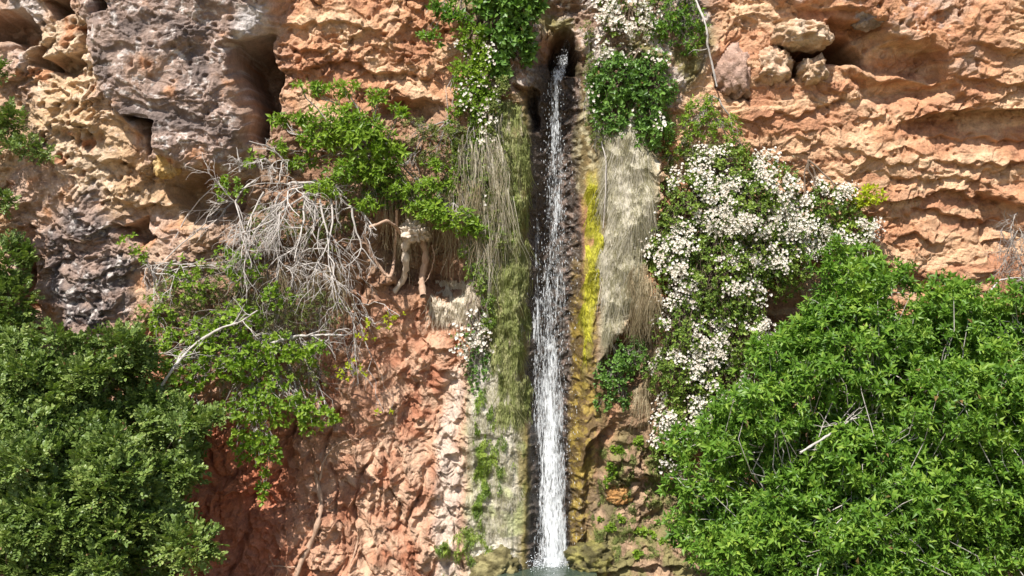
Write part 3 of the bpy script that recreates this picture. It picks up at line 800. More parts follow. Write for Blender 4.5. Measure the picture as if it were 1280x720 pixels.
shrub('mastic_shrub', 'small dark mastic branch poking in at the left edge below the pale crag', 'shrub', S(-60, 190, -.05),
      [(8, 150, -.45, (26, 20, 20)), (30, 180, -.45, (26, 20, 10)), (55, 190, -.45, (16, 14, 10)), (-25, 160, -.4, 28), (2, 250, -.4, (22, 16, 12)), (0, 85, -.4, (12, 14, 12))],
      'shoot', LEAF['mastic'], BARK['brown'], 240, .050, .55, K=12, seed=26, tpl=L_OVAL, shell=.35, gap=-.1, stem_r=.016, twigs=.25, Ls=3.0)

# ================================================================= WHITE BLOSSOM CLIMBERS
def climber(name, label, root, blobs, dens, fl, seed, leafm='rose', upw=.2, fsize=.021, size=.055, group='white flowering climbers', fpatch=.0, shell=.45, gap=-.1, twigs=.3, cl=9, cat='climber', tight=.055):
    t, pos, d = shrub(name, label, cat, root, blobs, 'rosette', LEAF[leafm], BARK['brown'], dens, size, .5, K=6, seed=seed, group=group, shell=shell, gap=gap,
                      tpl=L_OVAL, stem_r=.014, twigs=twigs, upw=upw, stem_name='stems')
    r = np.random.default_rng(seed + 50)
    g = gn(pos[:, 0] / .40, pos[:, 2] / .34, 600 + seed) + .7 * gn(pos[:, 0] / .13, pos[:, 2] / .13, 601 + seed)
    cand = np.nonzero(g > fpatch)[0]
    if len(cand) == 0: cand = np.arange(len(pos))
    c = cand[r.integers(0, len(cand), int(fl / cl))]
    k = np.repeat(c, cl)
    fp = pos[k] + d[k] * .04 + r.normal(0, tight, (len(k), 3)) + np.array([0, -.03, 0])
    flowers(t, fp, d[k], r, fsize)
    return t
climber('blossom_climber', 'large climber smothered in white blossom hanging between the straw tufa and the bright green tree', S(900, 190, .05),
        [(905, 215, -.3, (45, 30, 34)), (870, 260, -.35, (52, 35, 44)), (930, 265, -.4, (55, 35, 50)), (965, 235, -.3, (34, 25, 36)), (850, 330, -.35, (40, 30, 46)), (905, 345, -.45, (60, 35, 60)),
         (975, 320, -.35, (40, 30, 50)), (870, 410, -.35, (48, 32, 48)), (925, 420, -.4, (40, 30, 48)), (850, 470, -.35, (40, 30, 42)), (900, 480, -.4, (34, 26, 38)), (860, 530, -.3, (40, 28, 36)),
         (840, 565, -.25, (26, 20, 24)), (830, 300, -.3, (22, 20, 40))],
        260, 11500, 31, fpatch=.10, size=.046, fsize=.0155, cl=18, tight=.042)
climber('blossom_climber', 'rounded clump of white blossom under the yellow-green tuft on the right wall', S(1010, 200, .05),
        [(1035, 262, -.2, (40, 24, 30)), (1065, 285, -.2, (28, 22, 26)), (1000, 285, -.25, (34, 24, 34)), (1040, 305, -.2, (34, 22, 22))], 170, 3200, 32, fpatch=-.05, fsize=.0155, cl=18, tight=.042)
climber('blossom_climber', 'thin trail of white blossom on the rock to the right of the spout', S(770, -20, .05),
        [(765, 15, -.3, (20, 15, 30)), (790, 25, -.3, (20, 15, 26)), (762, 55, -.3, (14, 12, 18))], 110, 520, 33, fpatch=-.3, size=.045)
climber('blossom_climber', 'straggling vine with white flowers trailing down from the shaded bush left of the spout', S(600, 20, .05),
        [(590, 45, -.3, (24, 15, 18)), (605, 80, -.32, (16, 14, 28)), (592, 125, -.3, (22, 14, 26)), (608, 175, -.3, (16, 14, 30)), (600, 230, -.3, (16, 12, 30)), (585, 90, -.28, (20, 12, 22)), (612, 130, -.3, (14, 12, 24))], 150, 260, 34, fsize=.016, leafm='lime', fpatch=-.2, size=.06)
climber('blossom_climber', 'small clump of white flowers beside the hanging pale grass, left of the lower fall', S(590, 370, .05),
        [(578, 425, -.25, (14, 10, 14)), (592, 410, -.25, (10, 10, 20)), (602, 440, -.25, (16, 12, 16))], 60, 200, 35, leafm='deep', fpatch=-.3, size=.04)

# ================================================================= GREEN SHRUBS ON THE WALL
climber('rambling_rose', 'round mid green bush with a few white flowers right of the top of the fall', S(800, 60, .05),
        [(775, 100, -.35, (36, 22, 34)), (810, 110, -.38, (34, 22, 44)), (770, 145, -.3, (26, 20, 30)), (815, 165, -.35, (26, 20, 24)), (745, 115, -.2, (14, 12, 30))],
        210, 90, 36, leafm='deep', fpatch=.3, size=.06, group=None, cl=5, cat='shrub')
def sprig(name, label, root, blobs, leafm, dens, size, ratio, seed, K=7, barkm='gray', tpl=L_LANCE, style='rosette', group=None, upw=.4, shell=.3, gap=-.2, stem_r=.012, twigs=.5, cat='shrub', **kw):
    return shrub(name, label, cat, root, blobs, style, LEAF[leafm], BARK[barkm], dens, size, ratio, K=K, seed=seed, group=group, tpl=tpl, upw=upw, shell=shell, gap=gap, stem_r=stem_r, twigs=twigs, **kw)
SG = 'green shrubs rooted in the cliff'
sprig('leafy_shrub', 'light green shrub hanging from the very top right of the spout', S(850, -40, .05), [(835, 20, -.35, (26, 18, 26)), (865, 25, -.35, (24, 18, 18)), (820, 40, -.3, (14, 12, 14)), (860, 55, -.3, (22, 14, 14)), (850, -15, -.35, (30, 20, 20))], 'bright', 150, .06, .4, 41, group=SG)
sprig('leafy_shrub', 'thin light green shrub against red rock, above the large white blossom', S(890, 120, .05), [(870, 150, -.3, (28, 14, 26)), (900, 160, -.3, (28, 14, 20)), (850, 185, -.3, (20, 12, 18)), (925, 180, -.3, (18, 12, 14)), (880, 130, -.25, (18, 12, 14))], 'lime', 110, .05, .42, 42, group=SG)
sprig('leafy_shrub', 'yellow-green tuft at the top of the rounded blossom clump on the right wall', S(1060, 260, .05), [(1085, 245, -.3, (22, 14, 12)), (1070, 255, -.3, (14, 10, 10))], 'yellow', 130, .06, .5, 43, group=SG)
sprig('leafy_shrub', 'shaded dark green leafy bush left of the spout at the top edge', S(640, -60, .05), [(650, 5, -.45, (38, 20, 28)), (640, 40, -.4, (24, 16, 22)), (615, 0, -.35, (24, 16, 20)), (660, 60, -.3, (10, 10, 20)), (625, 75, -.3, (16, 12, 22))], 'deep', 150, .10, .55, 44, tpl=L_OVAL, group=SG)
sprig('leafy_shrub', 'small bright leafy spray leaning over orange rock at the top, left of the vine', S(570, -40, .05), [(555, 10, -.35, (22, 14, 14)), (570, 25, -.35, (20, 12, 14)), (540, 45, -.35, (20, 10, 10)), (575, -10, -.3, (24, 14, 14))], 'bright', 95, .085, .45, 45, group=SG)
sprig('leafy_shrub', 'airy bright green shrub standing out from orange rock above the hanging roots', S(470, 215, .05),
      [(400, 112, -.55, (22, 16, 9)), (430, 110, -.55, (18, 14, 10)), (375, 105, -.5, (8, 8, 8)), (380, 148, -.5, (22, 14, 9)), (430, 155, -.6, (40, 22, 24)), (460, 175, -.6, (34, 22, 26)), (400, 175, -.55, (28, 18, 16)), (350, 150, -.5, (12, 10, 9)),
       (490, 195, -.5, (26, 18, 16)), (440, 210, -.55, (30, 20, 16)), (470, 120, -.45, (14, 10, 10)), (500, 140, -.4, (12, 10, 8))],
      'lime', 150, .085, .42, 46, K=7, group=SG, barkm='pale', shell=.3, gap=-.05, stem_r=.018, twigs=.35)
sprig('leafy_shrub', 'bright green spray directly above and right of the knotted root stump', S(560, 230, .05),
      [(545, 265, -.5, (24, 16, 18)), (570, 275, -.5, (26, 16, 18)), (595, 285, -.45, (18, 12, 14)), (545, 205, -.45, (14, 10, 10)), (620, 290, -.4, (12, 10, 10))],
      'lime', 130, .075, .42, 47, group=SG, stem_r=.014)
sprig('leafy_shrub', 'dull olive scrub with fine twigs between the airy shrub and the straw tufa', S(560, 150, .05),
      [(520, 165, -.35, (30, 16, 18)), (560, 170, -.35, (30, 16, 20)), (590, 200, -.3, (22, 14, 40)), (545, 195, -.35, (28, 14, 14)), (600, 250, -.3, (18, 12, 34)), (500, 220, -.35, (24, 14, 14))],
      'olive', 130, .05, .3, 48, group=SG, K=8, upw=-.2, gap=0)
sprig('leafy_shrub', 'fresh green creeper down the left side of the tufa by the lower fall', S(600, 320, .0), [(606, 340, -.15, (12, 8, 26)), (608, 385, -.15, (10, 8, 30)), (600, 460, -.18, (20, 10, 24)), (596, 490, -.18, (14, 8, 12))], 'deep', 230, .035, .6, 49, tpl=L_OVAL, group=SG, K=6)
sprig('leafy_shrub', 'small green plants under the point of the straw tufa right of the fall', S(770, 430, .0), [(765, 470, -.2, (24, 12, 24)), (790, 445, -.2, (24, 12, 24)), (755, 500, -.2, (12, 8, 14)), (780, 500, -.15, (14, 10, 12))], 'deep', 220, .045, .6, 50, tpl=L_OVAL, group=SG, K=6)
for i, (lb, b) in enumerate([
    ('little green plant on the brown rock left of the ochre stone', [(765, 585, -.22, (6, 5, 12)), (771, 562, -.2, (9, 5, 6)), (760, 602, -.2, (5, 4, 6))]),
    ('pair of lime green cushions low on the brown mound', [(800, 664, -.45, (9, 5, 6)), (813, 670, -.45, (8, 5, 5)), (828, 676, -.45, (5, 4, 5))]),
    ('small tuft on the left shoulder of the brown mound', [(762, 660, -.4, (9, 4, 5)), (776, 648, -.4, (6, 4, 5)), (752, 650, -.4, (4, 4, 4))]),
    ('tiny tuft at the very foot of the brown mound', [(797, 695, -.5, (5, 4, 8))]),
    ('light green cushion below the large white blossom', [(800, 552, -.2, (9, 6, 8))]),
    ]):
    sprig('small_plant', lb, S(b[0][0], b[0][1] + 5, -.03), [(q[0], q[1], surf_y(q[0], q[1]) - .04, q[3]) for q in b], 'lime', 700, .035, .75, 60 + i, tpl=L_OVAL, K=6, group='small plants on the wet rock', stem_r=.005, twigs=.3, cat='plant', shell=.2)

# fig-like hanging shrub, lower left centre
sprig('hanging_shrub', 'yellow-green shrub trailing down over the red wall under the dead grey bush', S(330, 400, .05),
      [(250, 420, -.5, (40, 20, 24)), (300, 400, -.5, (34, 20, 24)), (230, 470, -.6, (34, 20, 22)), (290, 455, -.6, (40, 22, 26)), (345, 440, -.55, (36, 20, 26)), (310, 510, -.6, (36, 20, 26)), (350, 500, -.6, (34, 20, 28)),
       (385, 520, -.55, (26, 16, 24)), (330, 560, -.55, (24, 14, 26)), (410, 520, -.5, (20, 12, 12)), (300, 555, -.55, (18, 12, 22)), (330, 605, -.5, (8, 8, 24)), (345, 370, -.5, (24, 16, 14)), (390, 440, -.5, (22, 14, 16))],
      'lime', 105, .062, .62, 70, tpl=L_OVAL, K=6, barkm='pale', stem_r=.014, twigs=.55, gap=.1, group=SG, upw=-.1)
sprig('hanging_shrub', 'sparse yellow-green sprays reaching right across the red wall below the root stump', S(440, 380, .05),
      [(470, 405, -.4, (24, 10, 10)), (500, 395, -.4, (16, 8, 6)), (455, 420, -.4, (20, 10, 8)), (440, 460, -.4, (20, 10, 14)), (480, 515, -.3, (10, 6, 5))],
      'yellow', 60, .05, .55, 71, tpl=L_OVAL, K=5, barkm='pale', stem_r=.008, twigs=.8, group=SG, upw=-.1)
sprig('hanging_shrub', 'sparse green shoots on cream rock left of the dead grey bush', S(190, 340, .05),
      [(160, 300, -.35, (14, 10, 12)), (178, 318, -.35, (12, 10, 14)), (200, 390, -.45, (26, 14, 24)), (240, 350, -.45, (30, 16, 30)), (205, 430, -.5, (26, 16, 22)), (300, 330, -.5, (34, 16, 26)), (285, 235, -.4, (24, 12, 16)), (315, 200, -.4, (14, 10, 12))],
      'lime', 75, .055, .55, 72, tpl=L_OVAL, K=6, barkm='pale', stem_r=.010, twigs=.5, group=SG, gap=.15)
sprig('leafy_shrub', 'dark green leafy sprigs between mastic and red wall with grey twigs below', S(250, 470, .05),
      [(215, 500, -.7, (26, 16, 16)), (235, 545, -.7, (20, 12, 14)), (250, 520, -.7, (10, 8, 10))], 'rose', 150, .05, .5, 73, K=7, tpl=L_OVAL, group=SG)

sprig('leafy_shrub', 'dusty olive scrub matted behind the pale tangle, over the red wall', S(330, 330, .0),
      [(230, 370, -.35, (44, 16, 34)), (290, 350, -.35, (44, 16, 40)), (345, 400, -.38, (44, 16, 40)), (270, 420, -.38, (44, 16, 34)), (395, 390, -.3, (34, 14, 30)), (310, 470, -.4, (44, 16, 30)), (385, 470, -.35, (30, 14, 26)),
       (200, 400, -.35, (34, 14, 26)), (340, 280, -.3, (40, 14, 26)), (400, 280, -.3, (44, 14, 34)), (440, 240, -.35, (34, 14, 26)), (230, 465, -.4, (30, 14, 24))],
      'olive', 120, .045, .34, 74, K=8, group=SG, upw=-.1, gap=.25, twigs=.25, stem_r=.006)
sprig('leafy_shrub', 'dark tangle of leaves in the hollow above the fringe of dead grass', S(560, 260, .0),
      [(500, 245, -.2, (34, 12, 18)), (560, 250, -.2, (34, 12, 24)), (600, 290, -.2, (16, 10, 40)), (470, 230, -.3, (24, 12, 18)), (598, 350, -.15, (10, 8, 30))], 'deep', 130, .05, .45, 75, K=7, group=SG, tpl=L_OVAL, upw=-.2, gap=.2)
sprig('leafy_shrub', 'mossy ferny growth along the rim between the spout and the round green bush', S(735, 90, .0),
      [(735, 40, -.2, (10, 8, 16)), (738, 90, -.2, (9, 8, 26)), (736, 140, -.2, (8, 8, 24)), (748, 175, -.25, (12, 8, 14))], 'olive', 260, .035, .45, 76, K=7, group=SG, upw=-.1, gap=.1)
sprig('leafy_shrub', 'light green scrub thinly covering the rock above the large white blossom, by the straw tufa', S(840, 200, .0),
      [(840, 190, -.25, (24, 12, 26)), (832, 235, -.25, (14, 10, 24)), (880, 190, -.25, (30, 12, 16)), (910, 200, -.25, (24, 10, 12)), (828, 150, -.25, (18, 10, 22))], 'olive', 150, .05, .4, 77, K=7, group=SG, gap=.2)

for i, (u0, v0, v1, lb) in enumerate([(568, 90, 250, 'leafy trailing vine at the edge of the orange rock, left of the white flowered vine'), (588, 150, 340, 'leafy trailing vine below the white flowered vine'),
        (622, 110, 300, 'leafy trailing vine on the mossy column, nearest the water'), (606, 250, 400, 'leafy trailing vine ending above the green creeper')]):
    sprig('trailing_vine', lb, S(u0, v0, .1), [(u0 + 6 * math.sin(j * 1.7 + i), v0 + (v1 - v0) * j / 7, -.33 if i != 2 else -.42, (9, 7, 14)) for j in range(8)], ['lime', 'rose', 'olive', 'rose'][i], 330, .040, .5, 140 + i, K=6, tpl=L_OVAL,
          group='leafy vines left of the fall', upw=-.3, gap=.25, stem_r=.006, twigs=.3, cat='vine', stem_name='stems')
sprig('leafy_shrub', 'fresh green foliage spilling from the upper ledge between the airy shrub and the olive scrub', S(480, 200, .05),
      [(470, 215, -.55, (26, 16, 16)), (500, 235, -.5, (24, 14, 14)), (535, 235, -.5, (24, 14, 14)), (410, 235, -.5, (24, 14, 14)), (375, 205, -.45, (22, 12, 12)), (350, 185, -.45, (14, 10, 10)), (520, 260, -.5, (16, 12, 12)), (455, 255, -.5, (18, 12, 14))],
      'lime', 150, .07, .42, 145, group=SG, K=7, gap=.1)

# ================================================================= DEAD GREY BUSHES
def dead(name, label, root, starts, barkm, seed, depth=3, grav=.06, rad=.012, group=None, kids=(3, 5), curl=.3, ratio=.62, cat='bush', extra=()):
    r = np.random.default_rng(seed); root = np.asarray(root, float)
    t = thing(name, root, label, cat, group); out = []
    for (a, d, L) in starts: branching(a, d, L, rad, depth, r, grav, out, curl, kids, ratio=ratio)
    lim = [q for q in out if q[1][0] > rad * .5]; tw = [q for q in out if q[1][0] <= rad * .5]
    lim += list(extra)
    V, F = tubes([(q - root, w_) for q, w_ in lim], 6); mesh_obj('branches', V, F, barkm, t, smooth=True)
    if tw:
        V, F = tubes([(q - root, w_) for q, w_ in tw], 4); mesh_obj('twigs', V, F, barkm, t, smooth=True)
    return t
def st(u, v, off, du, dv, dy, L): return (S(u, v, off), (du, dy, -dv), L)
rd = np.random.default_rng(3)
dead('dead_bush', 'tangled bare bush of pale grey twigs arching over the hollow beside the airy green shrub', S(400, 215, .05),
     [st(395, 225, .3, -1, .1, -.3, 1.2), st(400, 230, .35, -.9, .5, -.4, 1.1), st(390, 235, .35, -.5, .6, -.3, 1.1), st(400, 235, .4, -.2, .8, -.3, 1.1), st(380, 215, .35, -.9, -.25, -.3, .8), st(345, 215, .35, -.4, -.8, -.1, .35),
      st(410, 240, .45, .35, .7, -.2, 1.1), st(360, 250, .4, -.8, .5, -.2, 1.0), st(330, 240, .4, -.6, .7, -.2, .9), st(380, 240, .45, 0, .9, -.2, 1.0), st(420, 245, .4, .5, .35, -.2, .7), st(360, 230, .4, .5, -.2, -.2, .6), st(300, 250, .35, -.8, .3, -.2, .9), st(320, 225, .35, -1, .4, -.2, 1.0), st(440, 260, .45, .3, .8, -.1, .8), st(400, 250, .45, .1, .9, -.3, 1.1), st(350, 240, .4, -.5, .9, -.3, 1.1), st(300, 215, .35, -.1, -.9, -.1, .3)],
     BARK['pale'], 81, depth=3, grav=.10, rad=.015, curl=.36, kids=(3, 5), ratio=.58)
dead('dead_bush', 'small fan of bare whitish twigs sticking out left over cream rock', S(250, 330, .05),
     [st(225, 328, .35, -1, .15, -.1, .45), st(220, 325, .35, -.8, .5, -.1, .4), st(225, 332, .35, -.4, .8, -.1, .4), st(215, 330, .35, .7, -.1, -.1, .3)], BARK['pale'], 82, depth=2, grav=.03, rad=.008, kids=(3, 4))
dead('dead_bush', 'brushwood of fine grey-brown twigs packed under the pale tangle', S(360, 350, .0),
     [st(300 + 25 * i, 330 + (i % 3) * 18, .2, rd.normal(0, .5), .8, -.2, .8) for i in range(6)] + [st(250 + 30 * i, 400 + (i % 2) * 20, .2, rd.normal(0, .5), .8, -.2, .7) for i in range(7)], BARK['gray'], 83, depth=2, grav=.06, rad=.007, kids=(5, 7))
dead('dead_bush', 'dry grey-brown bush hanging on the right edge above the trees', S(1290, 230, .0),
     [st(1275 + rd.integers(-12, 25), 255 + rd.integers(-5, 50), .1, rd.normal(-.2, .4), .7, -.3, .55) for i in range(12)], BARK['gray'], 84, depth=2, grav=.03, rad=.007, kids=(5, 7))
r = np.random.default_rng(85)
# bare leaning boughs, each a thing
def bough(name, label, pts, off, rad, barkm, seed, cat='branch', group=None, side=5, twig=.3, tip=.35, n=26):
    r = np.random.default_rng(seed); q = px_path(pts, off, n, .012, r); root = q[0].copy(); outs = []
    for _ in range(side):
        out = []; outs.append(out); i = r.integers(n // 4, n - 2); branching(q[i], nrm(q[i + 1] - q[i]) + r.normal(0, .6, 3) * [1, .3, 1], twig, rad * .4, 1, r, .03, out, .3, (1, 3), 7)
    rr = rad * np.linspace(1, tip, n) * (1 + .14 * r.normal(0, 1, n))
    t = thing(name, root, label, cat, group)
    V, F = tubes([(q - root, rr)], 8); mesh_obj('limb', V, F, barkm, t, smooth=True)
    for o_ in outs:
        V, F = tubes([(a - root, b) for a, b in o_], 4); mesh_obj('twig', V, F, barkm, t, smooth=True)
    return t
bg_ = 'bare pale boughs over the left wall'
bough('bare_branch', 'pale bare bough curving up to the right from the mastic tree', [(196, 492), (215, 462), (240, 432), (272, 412), (298, 405), (322, 388)], .75, .022, BARK['pale'], 91, group=bg_, side=8)
bough('bare_branch', 'short pale bough lying level above the yellow-green shrub', [(338, 430), (360, 423), (385, 418), (410, 417), (434, 419)], .70, .024, BARK['pale'], 92, group=bg_, side=4)
bough('bare_branch', 'thin bare bough dropping over the red wall below the pale tangle', [(395, 330), (420, 365), (440, 400), (442, 440), (448, 480)], .6, .009, BARK['pale'], 93, group=bg_, side=5)
bough('bare_branch', 'thin grey bough level across the yellow-green shrub', [(176, 443), (205, 442), (225, 446), (250, 440)], .8, .010, BARK['pale'], 94, group=bg_, side=4)
bough('slender_trunk', 'thin straight pale stem leaning against the rock right of the fall, near the top', [(865, -10), (884, 32), (888, 60), (896, 108)], .45, .014, BARK['pale'], 95, cat='stem', side=1, tip=.8)
bough('hanging_vine', 'long whitish vine hanging down beside the yellow moss', [(732, 95), (738, 130), (748, 165), (756, 195), (757, 235), (754, 285)], .10, .011, BARK['pale'], 96, cat='vine', side=3, twig=.2, tip=.5)
bough('bare_branch', 'pale bough caught in the upper right leaves of the bright tree', [(1000, 566), (1035, 545), (1060, 525), (1100, 515)], 1.95, .015, BARK['pale'], 97, side=5)
bough('bare_branch', 'curved grey twig standing out above the right edge tree', [(1236, 366), (1248, 352), (1262, 350), (1278, 354)], .7, .012, BARK['pale'], 98, side=2)

# ================================================================= ROOTS
rg = 'exposed roots on the left wall'
bough('exposed_root', 'thick pale root hanging straight under the knotted stump', [(512, 292), (506, 312), (509, 335), (504, 352), (492, 366)], [.5, .5, .42, .22, -.04], .052, BARK['rootp'], 101, cat='root', group=rg, side=0, tip=.7)
bough('exposed_root', 'brown root hanging from the knotted stump to a blunt end', [(527, 290), (530, 315), (528, 345), (529, 370)], [.5, .48, .42, .3], .040, BARK['root'], 102, cat='root', group=rg, side=0, tip=1.15)
bough('exposed_root', 'looped brown root left of the pale hanging root, shaped like a V', [(455, 292), (464, 318), (480, 340), (488, 346), (492, 320), (495, 290), (496, 262)], .38, .022, BARK['root'], 103, cat='root', group=rg, side=0, tip=.9)
bough('exposed_root', 'arched brown root across the dark hollow behind the stump', [(462, 284), (480, 277), (492, 282), (500, 292)], .42, .020, BARK['root'], 104, cat='root', group=rg, side=0, tip=.9)
bough('exposed_root', 'thin dark root curling right of the knotted stump', [(540, 306), (544, 325), (538, 345), (532, 352)], .45, .010, BARK['root'], 105, cat='root', group=rg, side=0)
bough('exposed_root', 'long forked root snaking down the red wall to the bottom edge', [(392, 572), (396, 600), (402, 628), (398, 655), (388, 680), (375, 705), (368, 730)], [-.06, .02, .05, .04, .03, .03, .03], .034, BARK['root'], 106, cat='root', group=rg, side=2, twig=.4, tip=1.1)
bough('exposed_root', 'thin root arching over the red wall above the long forked root', [(400, 600), (404, 575), (415, 556), (435, 547), (452, 548), (465, 562)], [.04, .03, .04, .05, .02, -.05], .016, BARK['root'], 107, cat='root', group=rg, side=1, twig=.3)
bough('exposed_root', 'slim root running down the red wall right of the long forked root', [(450, 660), (446, 680), (438, 700), (434, 730)], .04, .020, BARK['root'], 108, cat='root', group=rg, side=0)
bough('exposed_root', 'straight woody root sloping out of the leaves above the stump', [(528, 268), (540, 280), (552, 292), (560, 300)], .45, .020, BARK['root'], 109, cat='root', group=rg, side=0)
# the knotted stump: one lumpy block with broken splinters
def lump(name, label, c, rad, matl, seed, cat='rock', colfn=None, group=None, sub=5, amp=.22, flat=0, wet=0.0, sc=2.2):
    import bmesh
    bm = bmesh.new(); bmesh.ops.create_icosphere(bm, subdivisions=sub, radius=1)
    v = np.array([q.co[:] for q in bm.verts]); f = np.array([[x.index for x in q.verts] for q in bm.faces]); bm.free()
    a = gn(v[:, 0] * sc + seed, v[:, 2] * sc + v[:, 1] * 1.3, seed) + .5 * gn(v[:, 0] * sc * 2.2, v[:, 2] * sc * 2.2 + v[:, 1] * 3, seed + 1) + .3 * gn(v[:, 1] * sc * 4 + v[:, 0] * 3, v[:, 2] * sc * 4, seed + 2) + .14 * gn(v[:, 0] * 17, v[:, 2] * 17 + v[:, 1] * 13, seed + 3)
    blk = np.sign(v) * np.abs(v) ** .72; blk = v * .5 + blk * .5
    fc = facets(v[:, 0] * 1.8 + v[:, 1], v[:, 2] * 1.8 + .5 * v[:, 1], seed % 40, 1.0) + .5 * facets(v[:, 0] * 4.5 - v[:, 1], v[:, 2] * 4.5 + v[:, 1] * 2, seed % 40 + 1, 1.0)
    vv = blk * (1 + amp * .7 * a[:, None] + .20 * fc[:, None]) * np.array(rad)
    cl = None; at = {}
    if colfn is not None:
        k = fbm(vv[:, 0] * 7 + vv[:, 1] * 3, vv[:, 2] * 7, 4, seed + 5)
        cc = colfn(k, vv); at['Col'] = np.concatenate([cc, np.full((len(vv), 1), wet)], 1)
    o = mesh_obj(name, vv, f, matl, attrs=at, smooth=True); o.location = [float(q) for q in c]
    tag(o, label, cat, group); return o
lump('root_stump', 'knotted pale root stump jutting from the shaded hollow', S(518, 290, .45), (.17, .16, .13), BARK['rootp'], 111, cat='stump', amp=.5, sc=3)
def cf(a, b, m0=-.2, m1=.4):
    return lambda k, v: (c3(*a) + (c3(*b) - c3(*a)) * sstep(m0, m1, k)[:, None])
rgp = 'pale blocks lodged under the right overhang'
lump('rock_block', 'largest pale cream block wedged at the left end of the overhang', S(1003, 45, -.08), (.32, .30, .17), ROCK, 121, colfn=cf((.58, .40, .26), (.68, .52, .38)), group=rgp, amp=.25)
lump('rock_block', 'pale block hanging below the others at the mouth of the overhang', S(1014, 90, -.06), (.17, .26, .15), ROCK, 122, colfn=cf((.58, .40, .26), (.68, .52, .38)), group=rgp, amp=.25)
lump('rock_block', 'pale block left of the dark slot, over the orange wall', S(966, 82, -.10), (.22, .24, .20), ROCK, 123, colfn=cf((.58, .38, .25), (.66, .48, .34)), group=rgp, amp=.25)
lump('rock_block', 'flat faced pinkish slab above the thin green shrub', S(918, 92, -.09), (.22, .20, .32), ROCK, 124, colfn=cf((.40, .26, .20), (.50, .34, .27)), amp=.16)
lump('rock_block', 'rounded grey knob at the lip of the overhang', S(1085, 20, .02), (.20, .18, .16), ROCK, 125, colfn=cf((.30, .24, .21), (.50, .42, .38)), amp=.22)
lump('rock_block', 'small ochre stone set in the brown rock right of the fall', S(774, 618, -.02), (.16, .12, .12), ROCK, 126, colfn=cf((.42, .22, .08), (.52, .30, .12)), amp=.2)
lump('rock_block', 'golden yellow stone in the hollow left of the pale crag tip', S(208, 207, -.03), (.15, .12, .16), ROCK, 127, colfn=cf((.55, .36, .14), (.62, .44, .22)), amp=.18)
lump('mossy_boulder', 'moss covered boulder at the foot of the fall, right side', S(738, 700, -.02), (.30, .24, .22), ROCK, 128, colfn=cf((.10, .085, .03), (.27, .24, .07)), wet=.5, cat='boulder', group='wet boulders at the foot of the fall')
lump('mossy_boulder', 'dark wet boulder under the splash of the fall', S(716, 742, .1), (.26, .2, .12), ROCK, 129, colfn=cf((.05, .04, .03), (.2, .12, .09)), wet=.9, cat='boulder', group='wet boulders at the foot of the fall')
lump('mossy_boulder', 'mossy boulder at the foot of the fall, left side', S(622, 712, -.04), (.30, .22, .24), ROCK, 130, colfn=cf((.12, .10, .04), (.30, .26, .12)), wet=.3, cat='boulder', group='wet boulders at the foot of the fall')

# ================================================================= HANGING MOSS AND GRASS CURTAINS
def curtain(name, label, regions, n, leafm, seed, L=(.25, .7), w=.006, off=.03, cat='moss', group=None, lift=.0, sway=.02, tone=(.2, .9), M=7, ragged=12, bare=-.25, fuzz=.02):
    """regions: list of polygons (u,v) to start strands in; strands fall along the rock"""
    r = np.random.default_rng(seed); st_ = []
    per = n // len(regions)
    for pg in regions:
        pg = np.array(pg, float); lo = pg.min(0) - [ragged * .7, 0]; hi = pg.max(0) + [ragged * .7, 0]; k = 0
        while k < per:
            c = lo + (hi - lo) * r.random((400, 2)); m = (poly((c[:, 0] + ragged * gn(c[:, 0] / 20, c[:, 1] / 30, seed + 3)).astype(np.float32), c[:, 1].astype(np.float32), pg, .5) > .5) & (gn(c[:, 0] / 14, c[:, 1] / 26, seed + 4) + .5 * gn(c[:, 0] / 6, c[:, 1] / 9, seed + 5) > bare)
            c = c[m][:per - k]; st_.append(c); k += len(c)
    c = np.concatenate(st_); N = len(c)
    # start points on the rock (vectorised)
    y = np.zeros(N)
    for _ in range(5):
        s_ = (D + y) / D; x = (c[:, 0] - 640) / 100 * s_; z = CZ + (360 - c[:, 1]) / 100 * s_
        y = HY[np.clip(np.searchsorted(Z1, z), 0, len(Z1) - 1), np.clip(np.searchsorted(X1, x), 0, len(X1) - 1)] - off
    p0 = np.stack([x, y, z], 1); ln_ = L[0] + (L[1] - L[0]) * r.random(N)
    t = np.linspace(0, 1, M)
    pts = np.repeat(p0[:, None], M, 1)
    pts[..., 2] -= ln_[:, None] * t
    pts[..., 0] += np.cumsum(r.normal(0, sway / 2, (N, M)), 1) * t + (r.normal(0, .05, N) + .09 * gn(c[:, 0] / 14, c[:, 1] / 40, seed + 7))[:, None] * t * ln_[:, None] / .3
    # follow the rock where it comes forward, hang free where it falls back
    for j in range(M):
        yy = HY[np.clip(np.searchsorted(Z1, pts[:, j, 2]), 0, len(Z1) - 1), np.clip(np.searchsorted(X1, pts[:, j, 0]), 0, len(X1) - 1)] - off * (1 - .5 * t[j])
        prev = pts[:, j - 1, 1] if j else yy
        pts[:, j, 1] = np.minimum(yy, prev + .03 + lift) - r.random(N) * fuzz
    wd = w * (.6 + .8 * r.random(N))[:, None] * (1 - .75 * t)[None]
    a = r.normal(0, .7, N); V, F = ribbons((pts, wd), np.stack([np.cos(a), np.sin(a), 0 * a], 1))
    tn = tone[0] + (tone[1] - tone[0]) * np.clip(.5 + .55 * gn(c[:, 0] / 12, c[:, 1] / 60, seed) + .5 * gn(c[:, 0] / 9, c[:, 1] / 12, seed + 1) + r.normal(0, .2, N), 0, 1)
    root = p0[0]
    o = mesh_obj(name, V, F, leafm, attrs={'rnd': np.repeat(tn, 2 * M)}, loc=p0.mean(0))
    tag(o, label, cat, group); return o
gc = 'hanging curtains of moss and dead grass'
